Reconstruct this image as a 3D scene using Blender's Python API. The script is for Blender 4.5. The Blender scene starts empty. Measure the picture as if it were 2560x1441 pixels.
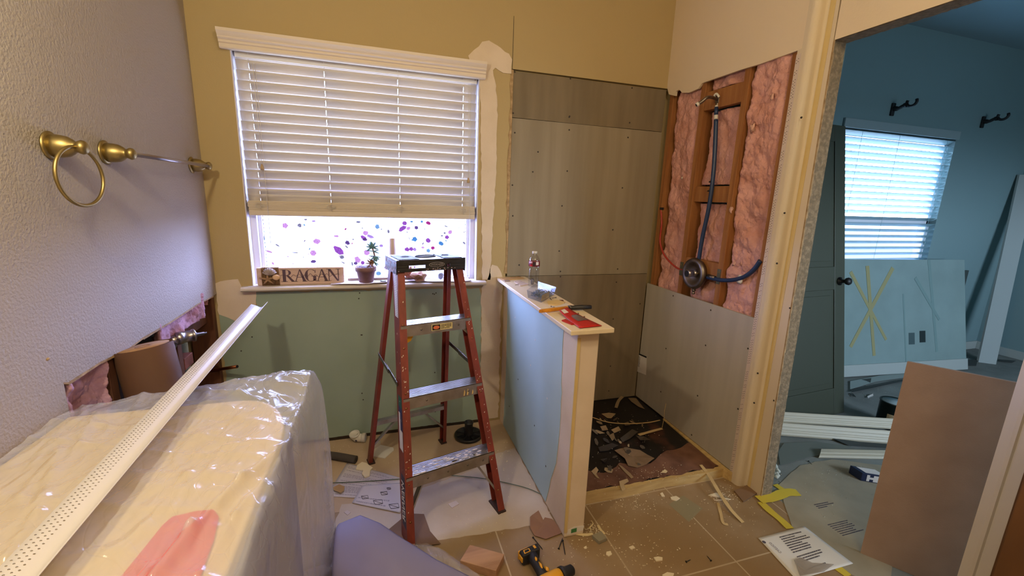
import bpy, bmesh, math, random
from mathutils import Vector, Matrix, noise
random.seed(7)
scene = bpy.context.scene
COL = scene.collection

# ------------------------------------------------------------------ camera
EYE = Vector((0.0, 0.0, 1.5))
PITCH, ROLL, YAW, FPX = 0.21210605, 0.03507282, -0.30512188, 1057.07159
def _axes():
    cy, sy, cp, sp, cr, sr = math.cos(YAW), math.sin(YAW), math.cos(PITCH), math.sin(PITCH), math.cos(ROLL), math.sin(ROLL)
    right = Vector((cy, sy, 0)); f0 = Vector((-sy, cy, 0)); up = Vector((0, 0, 1))
    fwd = f0*cp - up*sp; u = up*cp + f0*sp
    return right*cr + u*sr, -right*sr + u*cr, fwd
R_, U_, F_ = _axes()
cam_d = bpy.data.cameras.new('camera'); cam = bpy.data.objects.new('camera', cam_d); COL.objects.link(cam)
cam_d.sensor_width = 36.0; cam_d.lens = FPX/2560*36; cam_d.clip_start = 0.02
m = Matrix.Identity(4)
for i in range(3):
    m[i][0], m[i][1], m[i][2], m[i][3] = R_[i], U_[i], -F_[i], EYE[i]
cam.matrix_world = m
scene.camera = cam
scene.view_settings.view_transform = 'Standard'
scene.view_settings.look = 'None'
scene.view_settings.gamma = 1
scene.view_settings.use_curve_mapping = False
scene.view_settings.exposure = 0.22

# ------------------------------------------------------------------ world (overcast daylight) and lamps
world = bpy.data.worlds.new('world'); scene.world = world; world.use_nodes = True
bg = world.node_tree.nodes['Background']
bg.inputs[1].default_value = 30.0
_tc = world.node_tree.nodes.new('ShaderNodeTexCoord'); _sp = world.node_tree.nodes.new('ShaderNodeSeparateXYZ')
_rp = world.node_tree.nodes.new('ShaderNodeValToRGB')      # bright overcast sky above a darker yard
_rp.color_ramp.elements[0].position = 0.47; _rp.color_ramp.elements[0].color = (0.13, 0.15, 0.17, 1)
_rp.color_ramp.elements[1].position = 0.51; _rp.color_ramp.elements[1].color = (0.64, 0.80, 1.0, 1)
_ma = world.node_tree.nodes.new('ShaderNodeMath'); _ma.operation = 'MULTIPLY_ADD'; _ma.inputs[1].default_value = 0.5; _ma.inputs[2].default_value = 0.5
world.node_tree.links.new(_tc.outputs['Generated'], _sp.inputs[0]); world.node_tree.links.new(_sp.outputs[2], _ma.inputs[0])
world.node_tree.links.new(_ma.outputs[0], _rp.inputs[0]); world.node_tree.links.new(_rp.outputs[0], bg.inputs[0])
scene.cycles.max_bounces = 8; scene.cycles.diffuse_bounces = 5; scene.cycles.transparent_max_bounces = 16
scene.cycles.sample_clamp_indirect = 6.0
scene.cycles.caustics_reflective = False; scene.cycles.caustics_refractive = False
def area(name, loc, rot, sx, sy, portal=True, power=0, color=(1, 1, 1)):
    d = bpy.data.lights.new(name, 'AREA'); d.shape = 'RECTANGLE'; d.size = sx; d.size_y = sy
    d.energy = power; d.color = color
    if portal: d.cycles.is_portal = True
    o = bpy.data.objects.new(name, d); COL.objects.link(o); o.location = loc; o.rotation_euler = rot
    return o
area('window_portal', (-0.05, 2.72, 1.57), (math.radians(-90), 0, 0), 1.3, 1.3)
area('bedroom_window_portal', (4.4, 2.95, 1.6), (math.radians(-90), 0, 0), 1.9, 1.4)
area('bedroom_fill_portal', (4.15, -1.62, 1.65), (math.radians(90), 0, 0), 1.7, 1.1)  # belongs to an unseen opening added for fill daylight in the bedroom
def point(name, loc, power, color, r):
    d = bpy.data.lights.new(name, 'POINT'); d.energy = power; d.color = color; d.shadow_soft_size = r
    o = bpy.data.objects.new(name, d); COL.objects.link(o); o.location = loc
    return o
WARM = (1.0, 0.88, 0.60)
point('vanity_bulb_light', (-0.60, 0.68, 2.07), 30, WARM, 0.035)
point('added_fill_light', (0.75, -0.35, 2.70), 35, WARM, 0.16)  # added unseen lamp that fills the room with soft light

# ------------------------------------------------------------------ pixel helper: the point of a plane that a pixel of the photo shows
def P(px, py, ax, val):
    d = R_*((px-1280)/FPX) + U_*(-(py-720.5)/FPX) + F_
    return EYE + d*((val-EYE[ax])/d[ax])
def V(*a): return Vector(a)

# ------------------------------------------------------------------ materials
def lin(c):
    if isinstance(c, str):
        c = tuple(int(c[i:i+2], 16)/255 for i in (0, 2, 4))
    return tuple((v/12.92 if v <= 0.04045 else ((v+0.055)/1.055)**2.4) for v in c[:3]) + (1.0,)
def L(n, s): return n.inputs[s]
def M(name, c, rough=0.6, metal=0.0, c2=None, vs=6.0, vmix=(0.35, 0.65), bump=0.0, bs=60.0, stretch=None, alpha=None,
      spec=0.5, trans=0.0, emit=None, bdist=0.004, detail=6, coat=0, sub=0.0):
    mt = bpy.data.materials.new(name); mt.use_nodes = True
    nt = mt.node_tree; b = nt.nodes['Principled BSDF']
    b.inputs['Base Color'].default_value = lin(c); b.inputs['Roughness'].default_value = rough
    b.inputs['Metallic'].default_value = metal; b.inputs['Specular IOR Level'].default_value = spec
    b.inputs['Transmission Weight'].default_value = trans
    if coat: b.inputs['Coat Weight'].default_value = coat
    if alpha is not None: b.inputs['Alpha'].default_value = alpha
    if emit:
        b.inputs['Emission Color'].default_value = lin(emit[0]); b.inputs['Emission Strength'].default_value = emit[1]
    tc = nt.nodes.new('ShaderNodeTexCoord'); mp = nt.nodes.new('ShaderNodeMapping')
    nt.links.new(tc.outputs['Object'], mp.inputs['Vector'])
    if stretch: mp.inputs['Scale'].default_value = stretch
    if c2 is not None:
        n = nt.nodes.new('ShaderNodeTexNoise'); n.inputs['Scale'].default_value = vs; n.inputs['Detail'].default_value = detail
        nt.links.new(mp.outputs[0], n.inputs['Vector'])
        r = nt.nodes.new('ShaderNodeValToRGB'); r.color_ramp.elements[0].position = vmix[0]; r.color_ramp.elements[1].position = vmix[1]
        r.color_ramp.elements[0].color = lin(c); r.color_ramp.elements[1].color = lin(c2)
        nt.links.new(n.outputs['Fac'], r.inputs[0]); nt.links.new(r.outputs[0], b.inputs['Base Color'])
    if bump:
        n2 = nt.nodes.new('ShaderNodeTexNoise'); n2.inputs['Scale'].default_value = bs; n2.inputs['Detail'].default_value = 4
        nt.links.new(tc.outputs['Object'], n2.inputs['Vector'])
        bp = nt.nodes.new('ShaderNodeBump'); bp.inputs['Strength'].default_value = bump; bp.inputs['Distance'].default_value = bdist
        nt.links.new(n2.outputs['Fac'], bp.inputs['Height']); nt.links.new(bp.outputs[0], b.inputs['Normal'])
    return mt
def tinted(name, c, gloss=0.06, rough=0.05, tmix=1.0):
    """thin clear or coloured film: transparent with a little gloss"""
    mt = bpy.data.materials.new(name); mt.use_nodes = True; nt = mt.node_tree
    for n in list(nt.nodes): nt.nodes.remove(n)
    o = nt.nodes.new('ShaderNodeOutputMaterial'); t = nt.nodes.new('ShaderNodeBsdfTransparent'); g = nt.nodes.new('ShaderNodeBsdfGlossy')
    t.inputs[0].default_value = lin(c); g.inputs['Roughness'].default_value = rough
    mx = nt.nodes.new('ShaderNodeMixShader'); mx.inputs[0].default_value = gloss
    nt.links.new(t.outputs[0], mx.inputs[1]); nt.links.new(g.outputs[0], mx.inputs[2]); nt.links.new(mx.outputs[0], o.inputs[0])
    return mt
def plastic_film(name, alpha, c='e8e6ea', rough=0.25, wr=9.0, strength=0.9, dist=0.02):
    mt = bpy.data.materials.new(name); mt.use_nodes = True; nt = mt.node_tree
    b = nt.nodes['Principled BSDF']; b.inputs['Base Color'].default_value = lin(c); b.inputs['Roughness'].default_value = rough
    b.inputs['Alpha'].default_value = alpha; b.inputs['Specular IOR Level'].default_value = 0.8
    tc = nt.nodes.new('ShaderNodeTexCoord')
    vo = nt.nodes.new('ShaderNodeTexNoise'); vo.inputs['Scale'].default_value = wr; vo.inputs['Detail'].default_value = 5; vo.inputs['Distortion'].default_value = 1.6
    try: vo.noise_type = 'RIDGED_MULTIFRACTAL'
    except Exception: pass
    mp = nt.nodes.new('ShaderNodeMapping'); mp.inputs['Scale'].default_value = (2.4, 0.8, 0.8); mp.inputs['Rotation'].default_value = (0, 0, 0.5)
    nt.links.new(tc.outputs['Object'], mp.inputs[0]); nt.links.new(mp.outputs[0], vo.inputs['Vector'])
    bp = nt.nodes.new('ShaderNodeBump'); bp.inputs['Strength'].default_value = strength; bp.inputs['Distance'].default_value = dist
    vr = nt.nodes.new('ShaderNodeTexVoronoi'); vr.feature = 'DISTANCE_TO_EDGE'; vr.inputs['Scale'].default_value = wr*1.7
    nz_ = nt.nodes.new('ShaderNodeTexNoise'); nz_.inputs['Scale'].default_value = 3.0
    va_ = nt.nodes.new('ShaderNodeVectorMath'); va_.operation = 'ADD'
    nt.links.new(tc.outputs['Object'], nz_.inputs['Vector']); nt.links.new(mp.outputs[0], va_.inputs[0]); nt.links.new(nz_.outputs['Color'], va_.inputs[1]); nt.links.new(va_.outputs[0], vr.inputs['Vector'])
    mr = nt.nodes.new('ShaderNodeMath'); mr.operation = 'MINIMUM'; mr.inputs[1].default_value = .06; nt.links.new(vr.outputs['Distance'], mr.inputs[0])
    ad_ = nt.nodes.new('ShaderNodeMath'); ad_.operation = 'MULTIPLY_ADD'; ad_.inputs[1].default_value = 0.9
    nt.links.new(mr.outputs[0], ad_.inputs[0]); nt.links.new(vo.outputs['Fac'], ad_.inputs[2])
    nt.links.new(ad_.outputs[0], bp.inputs['Height']); nt.links.new(bp.outputs[0], b.inputs['Normal'])
    return mt

PAINT = M('cream wall paint', 'b19b6e', 0.75, bump=0.25, bs=160, bdist=0.002)
PAINT_T = M('orange peel wall paint', 'a69b90', 0.7, bump=0.8, bs=130, bdist=0.004)
PAINT_R = M('smooth cream wall paint', 'dcc8aa', 0.75, bump=0.2, bs=120, bdist=0.002)
CEIL = M('ceiling paint', 'e0d6c4', 0.9)
MUD = M('joint compound', 'dccab6', 0.85, c2='d2bfa8', vs=5, bump=0.2, bs=90)
MUDY = M('dried joint compound, yellowish', 'd2b980', 0.85, c2='ccb074', vs=5)
PAPER_EDGE = M('torn drywall paper', 'b89a72', 0.9, c2='8f7450', vs=30, bump=0.4, bs=200)
GREEN = M('green drywall paper', '92a190', 0.85, c2='99a898', vs=3, bump=0.08, bs=300)
GREEN_B = M('blue green drywall paper', 'a9c0c4', 0.8, c2='b0c6ca', vs=3, bump=0.05, bs=300)
CEMENT = M('grey cement board', '8a7d68', 0.9, c2='988b76', vs=2.5, stretch=(5, 5, 0.3), bump=0.15, bs=400)
CEMENT_D = M('aged cement board', '756751', 0.9, c2='82735c', vs=3, stretch=(4, 4, 0.5), bump=0.15, bs=400)
JAMB = M('mortar covered jamb', '7c6c55', 0.95, c2='a59174', vs=55, vmix=(0.42, 0.75), bump=1.0, bs=120, bdist=0.006)
STUD = M('pine stud', 'a06a38', 0.75, c2='8a5527', vs=4, stretch=(12, 12, 0.8), bump=0.2, bs=80)
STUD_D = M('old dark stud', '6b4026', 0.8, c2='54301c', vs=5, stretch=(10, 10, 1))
PINK = M('pink fibreglass', 'd49e92', 0.95, c2='bb7d66', vs=8, vmix=(0.40, 0.80), bump=0.7, bs=70, bdist=0.012, detail=10)
PINK_D = M('pale pink fibreglass', 'c8a0b0', 0.95, c2='a06a6a', vs=9, bump=0.8, bs=40, bdist=0.01)
PINK_T = M('pale tuft', 'd8aa98', .95, c2='c89684', vs=30, bump=.6, bs=90)
DARK = M('dark sheathing', '2a1b14', 0.95)
VINYL = M('white vinyl', 'e6e6ee', 0.35)
TRIMW = M('white painted trim', 'd9d2c8', 0.45)
TRIM_S = M('off white sill paint', 'cfc4b8', 0.5)
SLAT = M('white blind slat', 'cfc8c6', 0.45)
def add_translucent(mt, col, f):
    nt = mt.node_tree; b = nt.nodes['Principled BSDF']; o = [n for n in nt.nodes if n.type == 'OUTPUT_MATERIAL'][0]
    t = nt.nodes.new('ShaderNodeBsdfTranslucent'); t.inputs[0].default_value = lin(col)
    mx = nt.nodes.new('ShaderNodeMixShader'); mx.inputs[0].default_value = f
    nt.links.new(b.outputs[0], mx.inputs[1]); nt.links.new(t.outputs[0], mx.inputs[2]); nt.links.new(mx.outputs[0], o.inputs[0])
add_translucent(SLAT, 'e8e4ec', 0.035)
STACK = M('cream stacked slat', 'cfc0ac', 0.5)
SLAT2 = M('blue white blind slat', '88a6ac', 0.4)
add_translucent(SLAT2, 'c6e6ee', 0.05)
VAL = M('valance paint', 'dccdbd', 0.5)
GLASS = tinted('window glass', 'f4f6ff', 0.05, 0.02)
FILM = tinted('frosted window film', 'f0eeff', 0.03, 0.3)
BRASS = M('satin nickel with brass tone', 'a4905e', 0.42, 1.0)
CHROME = M('brushed nickel', 'a8a0a0', 0.3, 1.0)
STEEL = M('scratched steel', '8a8078', 0.4, 1.0, c2='6b6058', vs=20)
ALU = M('worn aluminium tread', 'b4b0b0', 0.38, 0.85, c2='9a948e', vs=14, bump=0.2, bs=90)
FIBER = M('red fibreglass rail', '85362b', 0.45, c2='6c2a20', vs=9, stretch=(3, 3, 1), bump=0.1, bs=150)
BLACKP = M('black moulded plastic', '1c1a1c', 0.4, c2='2a2729', vs=30, bump=0.2, bs=90)
BLACK = M('black', '121214', 0.5)
WHITEP = M('white plastic', 'd6cfc2', 0.5)
WHITEL = M('white label paper', 'ddd6d0', 0.6)
SPLAT = M('paint splatter', 'd8cabc', 0.7)
COPPER = M('copper pipe', 'b06a44', 0.35, 1.0)
KRAFT = M('kraft paper', '5e3e2a', 0.8, c2='563824', vs=4)
ROSIN = M('dusty rosin paper', 'a48c84', 0.85, c2='9a8078', vs=3, bump=0.1, bs=60)
SCREWM = M('dark screw head', '2e2218', 0.6)
WOODB = M('fir block', 'b88e6c', 0.7, c2='a0785a', vs=4, stretch=(1, 9, 9), bump=0.15, bs=70)
OAKB = M('pale new lumber', 'c6a870', 0.7, c2='b4945c', vs=4, stretch=(2, 12, 12))
YELLOW = M('yellow plastic', 'e2a21c', 0.4)
YTAPE = M('yellow tape', 'c9b23a', 0.6)
RED = M('red printed card', 'b81e1c', 0.35)
REDC = M('red cloth', 'd42a1e', 0.6)
BLUEP = M('blue pex pipe', '1e3358', 0.35)
REDP = M('red pex pipe', 'a83428', 0.4)
CREAMC = M('cream countertop', 'd8bd86', 0.4, c2='dcc492', vs=3)
TEAL = M('teal grey bedroom paint', '7c979a', 0.8, bump=0.2, bs=150)
TEALC = M('bedroom ceiling paint', '8fa3aa', 0.9)
DOORM = M('grey green door paint', '3b3f30', 0.55)
BASEW = M('bedroom baseboard paint', 'a9b0ac', 0.5)
CHIP = M('plaster chips', 'e2d3b6', 0.9)
CARD = M('brown corrugated card', '8e6a50', 0.85, c2='84604a', vs=5)
HARD = M('brown hardboard', 'a68c7c', 0.75, c2='9a8070', vs=6, bump=0.15, bs=220)

# floor tile with grout and dust
def floor_mat():
    mt = bpy.data.materials.new('brown floor tile'); mt.use_nodes = True; nt = mt.node_tree; b = nt.nodes['Principled BSDF']
    tc = nt.nodes.new('ShaderNodeTexCoord'); mp = nt.nodes.new('ShaderNodeMapping'); nt.links.new(tc.outputs['Object'], mp.inputs[0])
    mp.inputs['Location'].default_value = (0.014, 0.27, 0)
    br = nt.nodes.new('ShaderNodeTexBrick'); br.offset = 0.0; br.inputs['Scale'].default_value = 1.0
    br.inputs['Brick Width'].default_value = 0.478; br.inputs['Row Height'].default_value = 0.478; br.inputs['Mortar Size'].default_value = 0.0035
    br.inputs['Mortar Smooth'].default_value = 0.2
    br.inputs['Color1'].default_value = lin('8d7250'); br.inputs['Color2'].default_value = lin('957a58'); br.inputs['Mortar'].default_value = lin('b8a488')
    nt.links.new(mp.outputs[0], br.inputs['Vector'])
    n = nt.nodes.new('ShaderNodeTexNoise'); n.inputs['Scale'].default_value = 3.5; n.inputs['Detail'].default_value = 8
    nt.links.new(tc.outputs['Object'], n.inputs['Vector'])
    r = nt.nodes.new('ShaderNodeValToRGB'); r.color_ramp.elements[0].position = 0.5; r.color_ramp.elements[1].position = 0.72
    r.color_ramp.elements[0].color = (0, 0, 0, 1); r.color_ramp.elements[1].color = (0.5, 0.5, 0.5, 1); nt.links.new(n.outputs['Fac'], r.inputs[0])
    mx = nt.nodes.new('ShaderNodeMixRGB'); mx.inputs[2].default_value = lin('a8937a')
    nt.links.new(br.outputs['Color'], mx.inputs[1]); nt.links.new(r.outputs[0], mx.inputs[0]); nt.links.new(mx.outputs[0], b.inputs['Base Color'])
    b.inputs['Roughness'].default_value = 0.6
    n2 = nt.nodes.new('ShaderNodeTexNoise'); n2.inputs['Scale'].default_value = 220; nt.links.new(tc.outputs['Object'], n2.inputs['Vector'])
    bp = nt.nodes.new('ShaderNodeBump'); bp.inputs['Strength'].default_value = 0.15; bp.inputs['Distance'].default_value = 0.003
    nt.links.new(n2.outputs['Fac'], bp.inputs['Height']); nt.links.new(bp.outputs[0], b.inputs['Normal'])
    return mt
TILE = floor_mat()
CARPET = M('dusty subfloor', '7f837e', 0.95, c2='6e726e', vs=5, bump=0.5, bs=90)
DUSTF = M('white dusty floor membrane', 'c4b4a4', 0.85, c2='b5a38f', vs=4, bump=0.1, bs=100)
GREYB = M('grey floor protection board', '8f8672', 0.85, c2='9b917c', vs=7, detail=9)

# ------------------------------------------------------------------ mesh builder
class MB:
    def __init__(s): s.b = bmesh.new(); s.mi = 0
    def face(s, pts):
        vs = [s.b.verts.new(p) for p in pts]; f = s.b.faces.new(vs); f.material_index = s.mi; return f
    def hexa(s, p):
        v = [s.b.verts.new(q) for q in p]
        for a in ((0, 3, 2, 1), (4, 5, 6, 7), (0, 1, 5, 4), (1, 2, 6, 5), (2, 3, 7, 6), (3, 0, 4, 7)):
            f = s.b.faces.new([v[i] for i in a]); f.material_index = s.mi
        return s
    def box(s, a, c):
        x0, y0, z0 = a; x1, y1, z1 = c
        return s.hexa([V(x0, y0, z0), V(x1, y0, z0), V(x1, y1, z0), V(x0, y1, z0), V(x0, y0, z1), V(x1, y0, z1), V(x1, y1, z1), V(x0, y1, z1)])
    def obox(s, o, x, y, z):
        """box from corner o along the vectors x, y, z"""
        o, x, y, z = map(Vector, (o, x, y, z))
        return s.hexa([o, o+x, o+x+y, o+y, o+z, o+x+z, o+x+y+z, o+y+z])
    def prism(s, pts, n):
        """polygon pts (3D, any winding) pushed along the vector n"""
        n = Vector(n); pts = [Vector(p) for p in pts]
        a = [s.b.verts.new(p) for p in pts]; c = [s.b.verts.new(p+n) for p in pts]; k = len(pts)
        fs = [s.b.faces.new(a[::-1]), s.b.faces.new(c)]
        for i in range(k): fs.append(s.b.faces.new([a[i], a[(i+1) % k], c[(i+1) % k], c[i]]))
        for f in fs: f.material_index = s.mi
        return s
    def tube(s, pts, r, n=10, cap=True, closed=False):
        pts = [Vector(p) for p in pts]; rs = r if isinstance(r, (list, tuple)) else [r]*len(pts); rings = []
        k = len(pts); prev = None
        for i, p in enumerate(pts):
            if closed: t = (pts[(i+1) % k]-pts[i-1]).normalized()
            else: t = (pts[min(i+1, k-1)]-pts[max(i-1, 0)]).normalized()
            if prev is None:
                a = t.orthogonal().normalized()
            else:
                a = (prev - t*prev.dot(t)); a = a.normalized() if a.length > 1e-6 else t.orthogonal().normalized()
            prev = a; bb = t.cross(a)
            rings.append([s.b.verts.new(p+(a*math.cos(2*math.pi*j/n)+bb*math.sin(2*math.pi*j/n))*rs[i]) for j in range(n)])
        m_ = k if closed else k-1
        for i in range(m_):
            A, B = rings[i], rings[(i+1) % k]
            for j in range(n):
                f = s.b.faces.new([A[j], A[(j+1) % n], B[(j+1) % n], B[j]]); f.material_index = s.mi; f.smooth = True
        if cap and not closed:
            for rg in (rings[0][::-1], rings[-1]):
                f = s.b.faces.new(rg); f.material_index = s.mi
        return s
    def lathe(s, o, axis, prof, n=24):
        """prof: (distance along axis, radius) pairs"""
        o = Vector(o); axis = Vector(axis).normalized(); a = axis.orthogonal().normalized(); c = axis.cross(a); rings = []
        for d, r in prof:
            r = max(r, 1e-5)
            rings.append([s.b.verts.new(o+axis*d+(a*math.cos(2*math.pi*j/n)+c*math.sin(2*math.pi*j/n))*r) for j in range(n)])
        for A, B in zip(rings, rings[1:]):
            for j in range(n):
                f = s.b.faces.new([A[j], A[(j+1) % n], B[(j+1) % n], B[j]]); f.material_index = s.mi; f.smooth = True
        for rg in (rings[0][::-1], rings[-1]):
            f = s.b.faces.new(rg); f.material_index = s.mi
        return s
    def grid(s, fn, nu, nv, smooth=True):
        vs = [[s.b.verts.new(fn(i/nu, j/nv)) for j in range(nv+1)] for i in range(nu+1)]
        for i in range(nu):
            for j in range(nv):
                f = s.b.faces.new([vs[i][j], vs[i+1][j], vs[i+1][j+1], vs[i][j+1]]); f.material_index = s.mi; f.smooth = smooth
        return s
    def blob(s, o, rx, ry=None, rz=None, sub=2, rough=0.0, rot=None):
        ry = ry or rx; rz = rz or rx
        t = bmesh.ops.create_icosphere(s.b, subdivisions=sub, radius=1.0)
        o = Vector(o); off = random.random()*50
        for v in t['verts']:
            d = v.co.copy(); k = 1+rough*noise.noise(d*1.7+Vector((off, 0, 0)))
            q = Vector((d.x*rx*k, d.y*ry*k, d.z*rz*k))
            if rot: q = rot @ q
            v.co = q+o
        for f in set(f for v in t['verts'] for f in v.link_faces): f.material_index = s.mi; f.smooth = True
        return s
    def build(s, name, mats, parent=None, bevel=0.0, seg=2, label=None, cat=None, group=None, kind=None, thick=0.0, recalc=True, frame=None, subsurf=0):
        if recalc: bmesh.ops.recalc_face_normals(s.b, faces=s.b.faces)
        me = bpy.data.meshes.new(name); s.b.to_mesh(me); s.b.free()
        for mm in (mats if isinstance(mats, (list, tuple)) else [mats]): me.materials.append(mm)
        o = bpy.data.objects.new(name, me); COL.objects.link(o)
        co = [v.co for v in me.vertices]
        lo = V(*[min(c[i] for c in co) for i in range(3)]); hi = V(*[max(c[i] for c in co) for i in range(3)])
        if frame is not None:          # mesh already lies in the local frame
            wm = frame
        else:
            org = V((lo.x+hi.x)/2, (lo.y+hi.y)/2, lo.z); me.transform(Matrix.Translation(-org)); wm = Matrix.Translation(org)
        if parent is not None:
            o.parent = parent
            o.matrix_basis = WM[parent.name].inverted() @ wm
        else: o.matrix_basis = wm
        WM[o.name] = wm
        if bevel:
            mod = o.modifiers.new('bevel', 'BEVEL'); mod.width = bevel; mod.segments = seg; mod.limit_method = 'ANGLE'
        if thick:
            mod = o.modifiers.new('solid', 'SOLIDIFY'); mod.thickness = thick; mod.offset = 0
        if subsurf:
            mod = o.modifiers.new('sub', 'SUBSURF'); mod.levels = subsurf; mod.render_levels = subsurf
        tag(o, label, cat, group, kind)
        return o
WM = {}
def tag(o, label=None, cat=None, group=None, kind=None):
    if label: o['label'] = label
    if cat: o['category'] = cat
    if group: o['group'] = group
    if kind: o['kind'] = kind
    return o
def thing(name, label, cat, loc, group=None):
    o = bpy.data.objects.new(name, None); COL.objects.link(o); o.location = loc; o.empty_display_size = 0.05
    WM[o.name] = Matrix.Translation(Vector(loc))
    return tag(o, label, cat, group)
def struct(name, mb, mt, parent=None, **k):
    return mb.build(name, mt, parent, kind='structure', **k)
def copy_tree(o, delta, label=None, parent=None):
    c = o.copy(); COL.objects.link(c)
    if parent is None:
        c.matrix_basis = Matrix.Translation(delta) @ WM[o.name]; WM[c.name] = c.matrix_basis.copy()
        if label: c['label'] = label
    else: c.parent = parent
    for ch in list(o.children): copy_tree(ch, delta, None, c)
    return c
def text(s_, size, o, x, y, mt, name, parent, ext=0.0004, spacing=1.0, fit=None):
    """lettering: o lower left corner, x reading direction, y up direction"""
    cu = bpy.data.curves.new('t', 'FONT'); cu.body = s_; cu.size = size; cu.extrude = ext; cu.space_character = spacing
    t = bpy.data.objects.new('t', cu); COL.objects.link(t)
    dg = bpy.context.evaluated_depsgraph_get(); me = bpy.data.meshes.new_from_object(t.evaluated_get(dg))
    bpy.data.objects.remove(t); bpy.data.curves.remove(cu)
    if fit:
        w = max(v.co.x for v in me.vertices); k = fit/w
        for v in me.vertices: v.co.x *= k
    me.materials.clear(); me.materials.append(mt)
    x = Vector(x).normalized(); y = Vector(y).normalized(); z = x.cross(y).normalized(); y = z.cross(x)
    wm = Matrix(((x.x, y.x, z.x, o[0]), (x.y, y.y, z.y, o[1]), (x.z, y.z, z.z, o[2]), (0, 0, 0, 1)))
    ob = bpy.data.objects.new(name, me); COL.objects.link(ob); ob.parent = parent; ob.matrix_basis = WM[parent.name].inverted() @ wm
    WM[ob.name] = wm
    return ob
def jag(pts, step=0.03, amp=0.006, ax=None):
    """roughen a closed 2D outline"""
    out = []; k = len(pts)
    for i in range(k):
        a, b = Vector(pts[i]), Vector(pts[(i+1) % k]); d = b-a; n = max(1, int(d.length/step))
        for j in range(n):
            p = a+d*(j/n)
            if j: p = p+Vector([random.uniform(-amp, amp) for _ in p])
            out.append(p)
    return out
def on_plane(pts, ax, val):
    """2D outline -> 3D points of the plane (ax=1: x,z ; ax=0: y,z ; ax=2: x,y)"""
    if ax == 1: return [V(p[0], val, p[1]) for p in pts]
    if ax == 0: return [V(val, p[0], p[1]) for p in pts]
    return [V(p[0], p[1], val) for p in pts]

# =================================================================== THE SETTING
XL, XR, YB, ZC = -0.84, 1.815, 2.55, 3.04
XD = 1.87                    # face of the wall that holds the door opening
XB = 1.95                    # its bedroom side
b = MB(); b.box((-1.1, -1.3, -0.05), (XB, 2.7, 0)); struct('floor', b, TILE, frame=Matrix.Identity(4))
b = MB(); b.box((XB, -1.6, -0.05), (6.6, 3.0, 0)); struct('floor_bedroom', b, CARPET)
b = MB(); b.box((-1.1, -1.3, ZC), (XB+0.01, 2.7, ZC+0.05)); struct('ceiling', b, CEIL)
b = MB(); b.box((XB+0.01, -1.6, 3.03), (6.6, 3.0, 3.08)); struct('ceiling_bedroom', b, TEALC)
# back wall with the window hole
WX0, WX1, WZ0, WZ1 = -0.668, 0.566, 0.975, 2.16
b = MB()
for a, c in (((-1.0, YB, 0), (WX0, YB+0.13, ZC)), ((WX1, YB, 0), (0.755, YB+0.13, ZC)), ((WX0, YB, 0), (WX1, YB+0.13, WZ0)), ((WX0, YB, WZ1), (WX1, YB+0.13, ZC)),
             ((0.755, YB, 2.225), (1.95, YB+0.13, ZC)), ((0.755, YB+0.03, 0), (1.95, YB+0.13, 2.225))):
    b.box(a, c)
WB = struct('wall_back', b, PAINT)
# green drywall under the sill, with the patches of compound around it
gp = [(-0.84, 0.02), (0.60, 0.02), (0.605, 0.55), (0.60, 0.86), (0.585, 0.93), (-0.655, 0.945), (-0.66, 0.90), (-0.655, 0.84), (-0.69, 0.80), (-0.76, 0.785), (-0.80, 0.81), (-0.84, 0.83)]
b = MB(); b.prism(on_plane(jag(gp, 0.025, 0.004), 1, YB+0.001), (0, -0.004, 0)); struct('green_board', b, GREEN, WB)
def patch(pts, y=YB+0.001, d=0.0025, mt=None, amp=0.006, par=None):
    b = MB(); b.prism(on_plane(jag(pts, 0.025, amp), 1, y), (0, -d-.003, 0)); return struct('joint_compound', b, mt or MUD, par or WB)
patch([(-0.84, 0.83), (-0.80, 0.81), (-0.76, 0.785), (-0.69, 0.80), (-0.655, 0.84), (-0.66, 0.90), (-0.655, 0.955), (-0.72, 0.975), (-0.735, 1.02), (-0.84, 1.0)])
patch([(0.60, 0.02), (0.735, 0.02), (0.735, 1.0), (0.70, 1.07), (0.665, 1.08), (0.635, 0.98), (0.60, 0.93), (0.605, 0.55)])
ptop = [tuple(P(x, y, 1, YB)[i] for i in (0, 2)) for x, y in ((1170, 140), (1185, 125), (1205, 105), (1222, 102), (1272, 135), (1280, 150), (1278, 185), (1258, 183), (1238, 170), (1232, 176), (1240, 215), (1243, 300), (1240, 420), (1232, 560), (1225, 700), (1205, 700), (1200, 200))]
patch(ptop, amp=0.004)
# torn paper line beside the cement boards and the thin saw cut above them
b = MB()
edge = [(0.752+random.uniform(-0.008, 0.004), 1.02+i*0.04) for i in range(31)]
for i in range(30):
    (xa, za), (xb, zb) = edge[i], edge[i+1]
    b.hexa([V(xa, YB-0.003, za), V(0.766, YB-0.003, za), V(0.766, YB, za), V(xa, YB, za), V(xb, YB-0.003, zb), V(0.766, YB-0.003, zb), V(0.766, YB, zb), V(xb, YB, zb)])
struct('torn_paper_edge', b, PAPER_EDGE, WB)
b = MB(); b.box((0.757, YB-0.0012, 2.225), (0.7595, YB, 2.50)); struct('saw_cut', b, SCREWM, WB)
# small dark screw dimples in the green board
for px, py in ((899, 733), (897, 747), (903, 838), (905, 984), (908, 1000), (1082, 735), (1086, 736), (1090, 733), (1087, 932), (1088, 1030), (630, 843), (905, 838), (603, 878)):
    p = P(px, py, 1, YB-0.003); b = MB(); b.lathe(p, (0, -1, 0), ((0, 0.004), (0.0012, 0.0035)), 8); b.build('drywall_screw', SCREWM, WB, kind='structure')

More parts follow.
